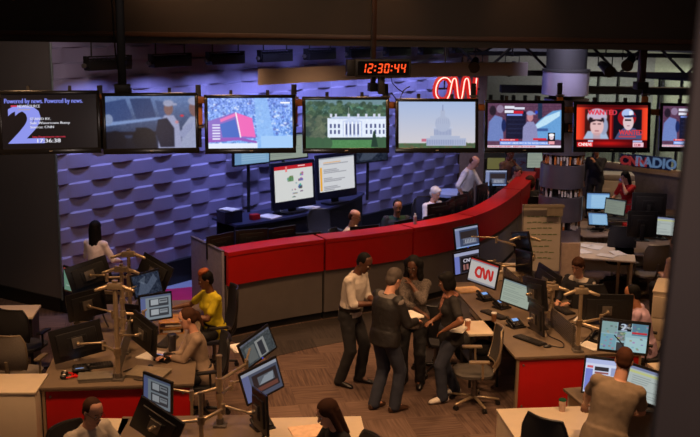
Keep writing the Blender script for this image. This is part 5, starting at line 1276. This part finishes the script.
# dark monitors behind the red counter
def cc(t, off, z):
    i = int(t*(len(CC)-1)); t_ = CC[min(i+1, len(CC)-1)]-CC[max(i-1, 0)]; t_ = t_/np.linalg.norm(t_); p = CC[i]+np.array((-t_[1], t_[0]))*off; return Vector((p[0], p[1], z)), math.degrees(math.atan2(t_[1], t_[0]))
words = 'one two three four five six seven eight nine ten eleven twelve thirteen fourteen fifteen'.split()
for i, (t, of, hh_) in enumerate(((.04, .60, .30), (.10, .62, .30), (.16, .62, .28), (.215, .62, .28), (.30, .62, .24), (.345, .66, .28), (.43, .60, .30), (.475, .62, .26), (.53, .60, .30), (.57, .62, .34), (.61, .62, .34), (.65, .62, .36), (.70, .62, .36), (.75, .60, .36), (.80, .60, .34))):
    p_, a_ = cc(t, of, .89+.07+hh_/2+.008+(.0 if 3 <= i <= 8 else .14))
    monitor('monitor', 'black monitor behind the red counter, number %s from its left end' % words[i], p_, a_+180+(-10 if i % 2 else 8), .48, hh_, 2 if i in (9, 12) else None, 0, 0, .8, group='monitors behind the red counter', mount='stand', drop=(.0 if 3 <= i <= 8 else .14))
g = G(496, 178, 19.6); monitor('monitor', 'blue-white monitor facing the camera right of the standing man in white', g, 5, .42, .30, 2, 0, 0, 1.0, group='monitors behind the red counter', mount='stand')
g = G(538, 160, 23); monitor('monitor', 'pale green screen beyond the far end of the counter, left of the round column', g, 5, .5, .36, 4, 0, 0, .7, group='far screens', mount='stand', drop=max(0, g.z-.18-.085))
# far background pieces
def board(label, px, py, d, w, h, mat, rz=3, name='notice_board', cat='board'):
    g = G(px, py, d); o = thing(name, label, cat, (g.x, g.y, 0), R(rz))
    b = MB(); b.box((0, 0, g.z), (w, .05, h), bev=.008); b.build('panel', mat, o)
    b = MB()
    for s in (-1, 1): b.cyl((s*w*.45, .04, 0), (s*w*.45, .04, g.z+h/2), .02)
    b.build('post', BLK, o); return o, g
board('yellow-green glowing panel for a lit window behind the standing man in white', 496, 165, 24.0, .42, .34, EM('yellow_window_glow', (96, 92, 50), 1.0))  # emissive panel standing in for a lit window
o, g = board('whiteboard with red scribbles behind the far standing man', 528, 169, 24.5, .62, .55, M('whiteboard', (150, 146, 146), .5))
b = MB(); rr = random.Random(5)
for k in range(16): x = rr.uniform(-.26, .26); z = g.z+rr.uniform(-.2, .2); b.box((x, -.03, z), (.10, .006, .02), rot=(0, rr.uniform(-.8, .8), 0))
b.build('red_scribbles', M('red_marker', (160, 40, 36), .7), o)
board('red poster left of the round column', 538, 173, 22.4, .16, .24, M('red_poster', (150, 34, 36), .6), name='poster', cat='poster')
b = MB(); g = G(500, 155, 25.5); b.box((g.x, g.y, g.z), (2.6, .3, .16)); struct(b.build('trim_18', M('far_beam', (150, 150, 140), .7), None, False))
b = MB(); g = G(482, 170, 25.0); b.box((g.x-.2, g.y, 1.5), (.34, .1, 3.0)); struct(b.build('trim_19', M('far_green', (110, 110, 86), .7), None, False))
for k in range(7):
    g = G(468+k*11.5, 88, 26); b = MB(); b.box((g.x, g.y, 1.95), (.09, .07, 1.3)); struct(b.build('trim_%d' % (20+k), M('far_mullion', (62, 62, 54), .6), None, False))
b = MB(); b.box((6.2, 27.5, 2.9), (9.5, .1, 1.5)); struct(b.build('wall_gallery', M('gallery_green', (138, 138, 134), .8), None, False))
# round pale table & tan counter behind the standing man
c = P(452, 186, .98); o = thing('round_table', 'round pale table beside the tan pillar', 'table', (c.x, c.y, PLAT))
b = MB(); b.cyl((0, 0, .64), (0, 0, .70), .42, n=36); b.build('table_top', M('pale_blue_top', (165, 180, 205), .4), o); b = MB(); b.cyl((0, 0, .02), (0, 0, .64), .04); b.cyl((0, 0, 0), (0, 0, .03), .25, n=24); b.build('pedestal', STEEL, o)
c = P(454, 199, 1.05); cabinet('tan cabinet with a pale top left of the standing man in white', (c.x-.30, c.y-.25, PLAT), 8, .62, .4, .78, 1, PAPER, M('tan_laminate', (170, 130, 96), .6))

# chairs
make_chair('office_chair', 'empty grey mesh chair with polished star base beside the right bench', (1.56, 11.62, 0), -88, M('dark_mesh', (66, 60, 54), .7), M('dark_mesh', (66, 60, 54), .7), ALU)
make_chair('office_chair', 'grey mesh chair at the left edge behind the cream cabinet', (P(18, 352, .7).x, P(18, 352, .7).y, 0), 172, CHAIRG, CHAIRG, M('warm_frame', (120, 104, 84), .5, .3))
make_chair('office_chair', 'black chair at the left edge behind the grey mesh chair', (P(24, 326, .7).x, P(24, 326, .7).y, 0), 165)
make_chair('office_chair', 'black chair behind the woman with curly hair', (1.18, 12.75, 0), 150)
make_chair('office_chair', 'black high-backed chair in the middle of the right rear office', (P(624, 262, .5).x, P(624, 262, .5).y+.35, 0), 172, h=1.12)
make_chair('office_chair', 'grey mesh chair in front of the tall cream storage cabinet', (P(655, 275, .5).x, P(655, 275, .5).y+.3, 0), 188, CHAIRG, CHAIRG, STEEL)
make_chair('office_chair', 'dark chair near the window frame, behind the pale right-hand screen', (6.35, 17.6, 0), 150)
make_chair('office_chair', 'dark chair at the far right behind the red-topped woman', (7.0, 19.4, 0), 160)
make_chair('office_chair', 'dark blue chair against the wave wall between two seated men', (P(420, 215, .9).x, P(420, 215, .9).y+.1, PLAT), 200, M('navy_fabric', (30, 34, 60), .8), M('navy_fabric', (30, 34, 60), .8), h=1.15)
make_chair('office_chair', 'black chair behind the counter between the men with glasses and moustache', (P(376, 214, 1.2).x-.9, P(376, 214, 1.2).y+.3, PLAT), 30)
make_chair('office_chair', 'large black chair behind the slatted divider beside the suited man', (3.35, 13.55, 0), 175, h=1.1)
# a little more desk clutter
desk_phone('phone on the far half of the right bench beside the aluminium pole', sC(1.22, .45), R(-40))
keyboard('keyboard on the far half of the right bench before the suited man', sC(1.22, 1.75), R(-70))
papers('papers beside the foot of the aluminium pole on the right bench', sC(1.05, .28), .6, 3)
papers('papers under a black cable on the far half of the right bench', sC(1.38, 1.25), 1.1, 4)
papers('note sheets at the outer edge of the left bench beside the notebook', spine(.20, 1.05), .3, 3)
papers('note sheets between the mug and the grey folder pile on the left bench', spine(1.12, .95), -.4, 3)
cup('white paper cup on the left bench behind the phone', spine(.28, .85), M('paper_cup', (214, 205, 190), .6), None, .10, .034, 'paper_cup')
cup('brown paper cup on the right bench between the two front phones', sC(.14, 1.38), M('brown_cup', (120, 78, 48), .6), M('cup_lid', (210, 205, 198), .5), .11, .036, 'paper_cup')
w_ = P(415, 224, 1.3); o = thing('water_bottle', 'small pale water bottle standing on the red counter before the moustached man', 'bottle', (w_.x, w_.y, 1.30))
b = MB(); b.cyl((0, 0, 0), (0, 0, .13), .030, .030); b.cyl((0, 0, .13), (0, 0, .16), .030, .013); b.build('bottle_body', M('clear_bottle', (170, 180, 205), .2), o)
b = MB(); b.cyl((0, 0, .16), (0, 0, .18), .014); b.build('cap', M('white_cap', (220, 220, 220), .5), o)
cable('black cable trailing across the far half of the right bench', [sC(.95, .35, .75), sC(1.15, .6, .76), sC(1.3, .9, .75), sC(1.1, 1.2, .76), sC(1.4, 1.5, .75)], .007)
cable('black cable dangling behind the video tile monitor', [Vector((3.05, 10.95, 1.15)), Vector((3.2, 10.9, .95)), Vector((3.25, 10.85, .6)), Vector((3.3, 10.8, .1))], .007)
o = thing('backpack', 'black backpack on the floor beside the beige pedestal', 'bag', (1.62, 13.15, 0), R(20))
b = MB(); b.ell((0, 0, .2), (.17, .12, .2)); b.build('bag_body', BLKM, o); b = MB(); b.ell((0, -.10, .13), (.12, .05, .10)); b.build('pocket', BLKM, o); b = MB(); b.tube([(-.05, 0, .38), (-.03, 0, .43), (.03, 0, .43), (.05, 0, .38)], .01); b.build('handle', BLK, o)
# ================================================================== PEOPLE
WHS = cloth('white_shirt', (196, 184, 172)); BLKT = cloth('black_trousers', (24, 22, 24)); JEAN = cloth('dark_jeans', (36, 40, 54)); SHB = M('black_shoe', (18, 15, 14), .35); LEA = M('black_leather', (28, 25, 25), .58, 0, .15, 20, .3, 60)
HB = M('hair_brown', (62, 36, 22), .8, spec=.2); HBL = M('hair_black', (14, 11, 11), .75, spec=.2); HG = M('hair_white', (196, 190, 184), .7); HO = M('hair_orange', (150, 72, 26), .7); HRD = M('hair_reddish', (74, 42, 26), .85, spec=.2); HGR = M('hair_grey', (74, 64, 58), .7)
def at(px, py, z): v = P(px, py, z); return v
def seat_person(px, py, hz, face, lab, base=0.0, dx=0, dy=0, **k):
    p = at(px, py, hz+base); return person(lab, (p.x+dx, p.y+dy, base), face, seated=.46, **k)
# four people standing in the middle
person('standing man in a white shirt and black trousers, looking at the phone in his hands', (.02, 12.25, 0), 62, 1.80, lean=9, hp=26, hl=(.03, -.36, 1.16), hr=(-.06, -.36, 1.16), sk='dark', shirt=WHS, sleeve='rolled', trousers=BLKT, shoes=SHB, hair='shaved', hcol=HBL, belt=SHB, fl=(.13, -.08, .085), fr=(-.11, .08, .085))
a_ = person.info; mw = Matrix.Translation(a_['o'].location) @ Matrix.Rotation(R(62), 4, 'Z')
tp = mw @ Vector((-.02, -.43, 1.19)); o = thing('mobile_phone', 'pale mobile phone held by the man in the white shirt', 'phone', tp, R(62)); b = MB(); b.box((0, 0, 0), (.07, .012, .12), rot=(R(-50), 0, 0), bev=.003); b.build('phone_body', PAPER, o); b = MB(); b.box((0, .007, .006), (.06, .003, .10), rot=(R(-50), 0, 0)); b.build('display', BEZEL, o)
person('standing man in a black leather jacket and jeans, seen from behind with papers', (.44, 11.40, 0), 128, 1.76, lean=5, hp=20, hl=(.10, -.34, 1.12), hr=(-.14, -.36, 1.10), sk='fair', shirt=M('grey_tee', (120, 110, 104), .8), jacket=LEA, trousers=JEAN, shoes=M('brown_boot', (62, 38, 24), .5), hair='full', hcol=HGR, fat=1.14, fl=(.11, .06, .085), fr=(-.11, -.08, .085))
person('standing woman with curly dark hair and a patterned grey top, hand on her chin', (.83, 12.25, 0), -14, 1.72, lean=4, hp=12, hy=-6, hl=(.00, -.20, 1.40), hr=(.14, -.27, 1.08), el=(.6, -.4, -.8), er=(-.7, -.3, -.5), sk='dark', female=True, shirt=M('patterned_top', (84, 74, 68), .85, 0, .75, 55, .3), sleeve='three', trousers=BLKT, shoes=SHB, hair='curly', hcol=HBL, fat=1.2, glasses=True, fold=.02)
person('standing woman in a black T-shirt and jeans with a colourful scarf and white sneakers', (1.27, 11.80, 0), -78, 1.63, lean=3, hp=14, hy=-8, hl=(.25, -.17, .99), hr=(-.10, -.22, 1.0), el=(.8, .4, -.3), sk='brown', female=True, shirt=cloth('black_tee', (26, 22, 22)), sleeve='short', trousers=JEAN, shoes=M('white_sneaker', (205, 196, 184), .6), hair='bob', hcol=HBL, scarf=M('multi_scarf', (134, 88, 72), .85, 0, .8, 30), fat=1.24, hipb=1.08, fl=(.12, -.12, .085), fr=(-.12, .12, .085))
papers('sheaf of white papers held by the man in the leather jacket', (.70, 11.70, 1.10), .5, 5, .36, .27)
papers('folded pale sheets held at the hip of the woman in the black T-shirt', (1.33, 11.60, .97), 1.2, 6, .22, .16)
# front right man
person('man in a taupe T-shirt seen from behind with cropped hair, typing', (2.37, 8.60, 0), 165, 1.78, lean=17, side=-12, hp=10, hy=-4, hl=(.20, -.54, 1.02), hr=(-.24, -.52, 1.0), el=(.6, .3, -.7), er=(-.6, .3, -.7), sk='fair', shirt=cloth('taupe_tee', (138, 118, 96)), sleeve='short', trousers=JEAN, shoes=SHB, hair='shaved', hcol=HRD, fat=1.13, voxel=.009)
make_chair('office_chair', 'black chair left of the T-shirt man at the cream cabinet', (1.98, 8.75, 0), 140, h=1.16)
# left side
p_ = at(94, 221, 1.66); person('standing woman in a pale pink top with dark hair facing the wave wall', (p_.x, p_.y+.05, 0), 158, 1.63, sk='tan', female=True, shirt=cloth('pale_pink_top', (236, 220, 226)), sleeve='long', trousers=BLKT, shoes=SHB, hair='long', hcol=HBL, hl=(.18, -.3, 1.0), hr=(-.18, -.3, 1.0))
seat_person(208, 272, 1.34, -52, 'seated woman in a yellow top with orange curly hair, reaching for the desk', female=True, lean=6, hp=12, hy=-18, hl=(.02, -.38, .80), hr=(-.44, -.36, .80), sk='brown', shirt=cloth('yellow_top', (206, 184, 22)), sleeve='short', trousers=BLKT, shoes=SHB, hair='short', hcol=HBL, tophair=HO, fat=1.12, dx=.05)
q = person.info['o'].location.copy(); make_chair('office_chair', 'tall dark blue chair of the woman in yellow', (q.x+.02, q.y, 0), -70, M('navy_chair', (32, 30, 44), .8), M('navy_chair', (32, 30, 44), .8), h=1.12)
seat_person(190, 310, 1.32, -72, 'seated woman in a beige top with a brown ponytail and hands clasped', female=True, lean=10, hp=12, hl=(-.02, -.42, .80), hr=(.02, -.40, .80), sk='fair', shirt=cloth('beige_top', (140, 118, 98)), sleeve='three', trousers=BLKT, shoes=SHB, hair='pony', hcol=HB, dx=.10)
q = person.info['o'].location.copy(); make_chair('office_chair', 'black chair of the woman in beige with the ponytail', (q.x+.03, q.y, 0), -72)
seat_person(84, 397, 1.34, 52, 'seated man with brown hair and glasses in a pale shirt at the bottom left', lean=8, hp=16, hl=(.20, -.42, .80), hr=(-.12, -.45, .80), sk='fair', shirt=cloth('pale_shirt', (178, 164, 148)), trousers=BLKT, shoes=SHB, hair='short', hcol=HB, glasses=True, fat=1.1, voxel=.009)
q = person.info['o'].location.copy(); make_chair('office_chair', 'black chair of the man at the bottom left', (q.x-.02, q.y, 0), 52)
seat_person(340, 397, 1.34, -62, 'seated woman with long brown hair in a black top at the bottom centre', female=True, lean=14, hp=16, hl=(.10, -.50, .80), hr=(-.16, -.42, .80), sk='fair', shirt=cloth('black_top', (22, 19, 20)), trousers=BLKT, shoes=SHB, hair='long', hcol=HB, dx=.05, voxel=.009)
q = person.info['o'].location.copy(); make_chair('office_chair', 'black chair of the long-haired woman at the bottom centre', (q.x+.02, q.y, 0), -62, h=.9)
papers('papers under the hands of the long-haired woman', (-.36, 9.08, .741), .3, 4, .36, .28, M('warm_paper', (226, 186, 150), .8))
# right side
seat_person(581, 259, 1.34, -42, 'seated man in a dark suit with brown hair behind the spread-arm stand', lean=4, hp=16, hl=(.10, -.42, .80), hr=(-.10, -.42, .80), sk='fair', shirt=WHS, jacket=cloth('dark_suit', (26, 24, 30)), trousers=BLKT, shoes=SHB, hair='full', hcol=HB)
seat_person(639, 287, 1.34, -112, 'seated man in a lilac shirt leaning left at the right bench', lean=14, hp=10, hl=(.16, -.45, .80), hr=(-.16, -.45, .80), sk='tan', shirt=cloth('lilac_shirt', (200, 168, 188)), sleeve='long', trousers=BLKT, shoes=SHB, hair='short', hcol=HBL, dx=.10)
q = person.info['o'].location.copy(); make_chair('office_chair', 'black chair of the man in the lilac shirt', (q.x+.03, q.y, 0), -112)
seat_person(684, 240, 1.34, -150, 'seated person in a pale pink shirt half hidden by the window frame', lean=12, hp=10, hl=(.12, -.28, .74), hr=(-.12, -.28, .74), sk='tan', shirt=cloth('pale_pink_shirt', (176, 140, 132)), trousers=BLKT, shoes=SHB, hair='short', hcol=HBL)
p_ = at(628, 172, 1.58); person('standing woman in a red top holding a hand to her face near the copier', (p_.x+.05, p_.y, 0), -50, 1.62, lean=12, hp=16, hl=(.02, -.26, 1.38), hr=(-.16, -.34, 1.05), el=(.6, -.3, -.8), sk='fair', female=True, shirt=cloth('red_top', (176, 22, 22)), sleeve='short', trousers=cloth('khaki', (92, 78, 60)), shoes=SHB, hair='long', hcol=HBL)
p_ = at(598, 145, 1.72); person('standing person in dark clothes beside the column, arm raised', (p_.x, p_.y, 0), -30, 1.72, lean=6, hp=10, hl=(.05, -.30, 1.35), sk='tan', shirt=cloth('charcoal_top', (40, 38, 40)), trousers=BLKT, shoes=SHB, hair='short', hcol=HBL)
# behind the counter
p_ = at(471, 157, 1.72+PLAT); person('standing man in a white shirt looking down behind the red counter, hand on hip', (p_.x-.10, p_.y, PLAT), 62, 1.78, lean=8, hp=30, hl=(.20, -.42, 1.02), hr=(-.22, -.04, .98), er=(-.9, .3, 0), sk='fair', shirt=cloth('bright_white_shirt', (214, 208, 206)), sleeve='rolled', trousers=cloth('brown_trousers', (50, 40, 38)), shoes=SHB, belt=SHB, hair='fringe', hcol=HRD, fl=(.14, -.1, .085), fr=(-.14, .1, .085))
seat_person(433, 187, 1.36, 42, 'seated white-haired man in a white shirt and black tie behind the counter', PLAT, lean=4, hp=14, hl=(.12, -.28, .74), hr=(-.12, -.28, .74), sk='fair', shirt=cloth('bright_white_shirt', (214, 208, 206)), trousers=BLKT, shoes=SHB, hair='full', hcol=HG, tie=SHB, fat=1.08)
q = person.info['o'].location.copy(); make_chair('office_chair', 'navy chair of the white-haired man', (q.x-.03, q.y, PLAT), 42, M('navy_fabric', (30, 34, 60), .8), M('navy_fabric', (30, 34, 60), .8), h=1.1)
seat_person(397, 200, 1.36, 8, 'seated man with black hair and a moustache behind the counter', PLAT, lean=4, hp=10, hl=(.12, -.28, .74), hr=(-.12, -.28, .74), sk='tan', shirt=cloth('green_shirt', (26, 62, 40)), jacket=cloth('charcoal_jacket', (34, 34, 38)), trousers=BLKT, shoes=SHB, hair='short', hcol=HBL, beard=True)
q = person.info['o'].location.copy(); make_chair('office_chair', 'dark chair of the man with the moustache', (q.x, q.y, PLAT), 8)
seat_person(350, 211, 1.34, 70, 'seated man with thinning reddish hair, glasses and cream shirt behind the counter', PLAT, lean=6, hp=10, hl=(.12, -.28, .74), hr=(-.12, -.28, .74), sk='fair', shirt=cloth('cream_shirt', (206, 186, 150)), trousers=BLKT, shoes=SHB, hair='fringe', hcol=HRD, glasses=True)
q = person.info['o'].location.copy(); make_chair('office_chair', 'dark chair of the man with glasses behind the counter', (q.x-.03, q.y, PLAT), 70)
p_ = at(515, 152, 1.70+PLAT)+Vector((-.12, .35, 0)); person('standing man in a brown shirt at the counter\'s far end, hand at his mouth', (p_.x, p_.y, PLAT), 45, 1.74, lean=4, hp=8, hl=(.02, -.22, 1.42), el=(.6, -.3, -.8), hr=(-.2, -.3, 1.0), sk='brown', shirt=cloth('brown_shirt', (88, 62, 50)), sleeve='short', trousers=BLKT, shoes=SHB, hair='short', hcol=HBL)
seat_person(513, 166, 1.36, 60, 'seated person with grey-brown hair at the far end of the counter', PLAT, lean=6, hp=10, sk='fair', shirt=cloth('grey_knit', (110, 88, 76)), trousers=BLKT, shoes=SHB, hair='full', hcol=HGR)
seat_person(532, 177, 1.36, -160, 'seated person in black outside the counter beside the round column', 0, lean=6, hp=10, sk='tan', female=True, shirt=cloth('black_knit', (20, 18, 20)), trousers=BLKT, shoes=SHB, hair='bob', hcol=HB, dy=.0)
q = person.info['o'].location.copy(); make_chair('office_chair', 'black chair of the person beside the round column', (q.x, q.y, 0), -160)

# ================================================================== LIGHT
def area(name, loc, target, size, energy, col, spread=180, sy=None):
    la = bpy.data.lights.new(name, 'AREA'); la.shape = 'RECTANGLE' if sy else 'DISK'; la.size = size
    if sy: la.size_y = sy
    la.energy = energy; la.color = col; la.spread = R(spread); o = bpy.data.objects.new(name, la); COL.objects.link(o); o.location = loc
    o.rotation_euler = (Vector(target)-Vector(loc)).to_track_quat('-Z', 'Y').to_euler(); return o
def spot(name, loc, target, energy, col, ang=60, blend=.6, r=.12):
    la = bpy.data.lights.new(name, 'SPOT'); la.energy = energy; la.color = col; la.spot_size = R(ang); la.spot_blend = blend; la.shadow_soft_size = r
    o = bpy.data.objects.new(name, la); COL.objects.link(o); o.location = loc; o.rotation_euler = (Vector(target)-Vector(loc)).to_track_quat('-Z', 'Y').to_euler(); return o
WARM = (1.0, .56, .27); WARM2 = (1.0, .68, .42); BLUE = (.35, .40, 1.0)
for x, y, tx, ty, e in ((-3.2, 8.6, -3.1, 10.2, 430), (-1.2, 8.8, -1.0, 10.6, 400), (.9, 8.8, .9, 11.2, 420), (2.8, 7.9, 2.6, 9.6, 560),
                        (-1.4, 12.0, -2.3, 12.6, 460), (0, 12.8, .3, 13.2, 260), (2.4, 12.8, 2.2, 13.0, 380), (4.6, 13.2, 4.4, 13.2, 300)):
    spot('downlight', (x, y, 5.2), (tx, ty, 0), e, WARM, 84, .8, .18)
for x, y, tx, ty, e in ((.2, 16.6, .3, 15.3, 330), (2.0, 17.6, 2.0, 17.0, 330), (-1.4, 15.2, -1.4, 14.2, 200), (3.0, 20.2, 2.9, 20, 260)):
    spot('counter_light', (x, y, 5.2), (tx, ty, 1), e, (1.0, .60, .36), 60, .8, .15)
for x, y, e in ((5.0, 16.6, 260), (5.6, 20.5, 300), (7.4, 22.5, 260)):
    spot('office_light', (x, y, 5.1), (x, y, 0), e, WARM2, 90, .8, .2)
area('blue_stage_light', (-.6, 16.6, 4.6), (-.3, 19.0, 1.0), 1.0, 60, BLUE, 110)
area('gallery_light', (6.2, 26.4, 4.6), (6.2, 27.4, 2.9), 4, 22, (1, .95, .9), 150, .4)
c4 = gpt(LL/2, 1.6); area('office_ceiling_light', (c4.x, c4.y, 3.4), (c4.x, c4.y+.5, 0), 5, 110, (.95, 1.0, .85), 170, .6)
area('far_light', (5, 32, 4.8), (6, 34.5, 3.8), 8, 60, (.75, .75, 1), 170, .6)
spot('bulkhead_spot', (.35, 10.6, 5.6), (.3, 11.4, 4.6), 26, (1, .5, .2), 60, .9, .1)
spot('bulkhead_spot', (1.9, 10.6, 5.6), (1.85, 11.4, 4.6), 18, (1, .5, .2), 50, .9, .1)
area('rail_light', (-1, 9.6, 5.4), (0, 10.6, 3.9), 6, 30, WARM, 120, .3)
w = bpy.data.worlds.new('world'); SC.world = w; w.use_nodes = True; w.node_tree.nodes['Background'].inputs[0].default_value = (.5, .36, .30, 1); w.node_tree.nodes['Background'].inputs[1].default_value = .05

spot('partition_fill', (-3.6, 12.0, 5.2), (-5.4, 15.6, 2.4), 260, (1, .80, .68), 75, .9, .3)  # added fill that brightens the grey partition, no fixture belongs to it
area('drum_fill', (3.2, 15.2, 5.0), (3.7, 16.9, 3.6), .5, 34, (.72, .68, 1.0), 100)  # cool fill added so the steel drum reads bright
area('frame_fill', (.3, .6, 5.6), (1.3, 2.6, 4.4), .8, 30, (1, .78, .68), 120)  # added fill near the camera, lights the face of the window frame
spot('downlight', (-4.9, 9.6, 5.2), (-4.3, 11.0, .6), 330, WARM, 80, .8, .18)  # extra spot added to lift the chairs at the left edge
spot('downlight', (4.6, 11.4, 5.2), (4.2, 12.6, .8), 260, WARM, 80, .8, .18)
spot('counter_light', (1.0, 16.2, 5.2), (.9, 17.4, .9), 330, (1.0, .74, .58), 70, .8, .15)  # extra spot added to brighten the people behind the counter
spot('column_fill', (3.6, 14.8, 5.2), (3.7, 17.0, 2.0), 200, (1.0, .8, .75), 40, .8, .2)  # spot added only to brighten the round column
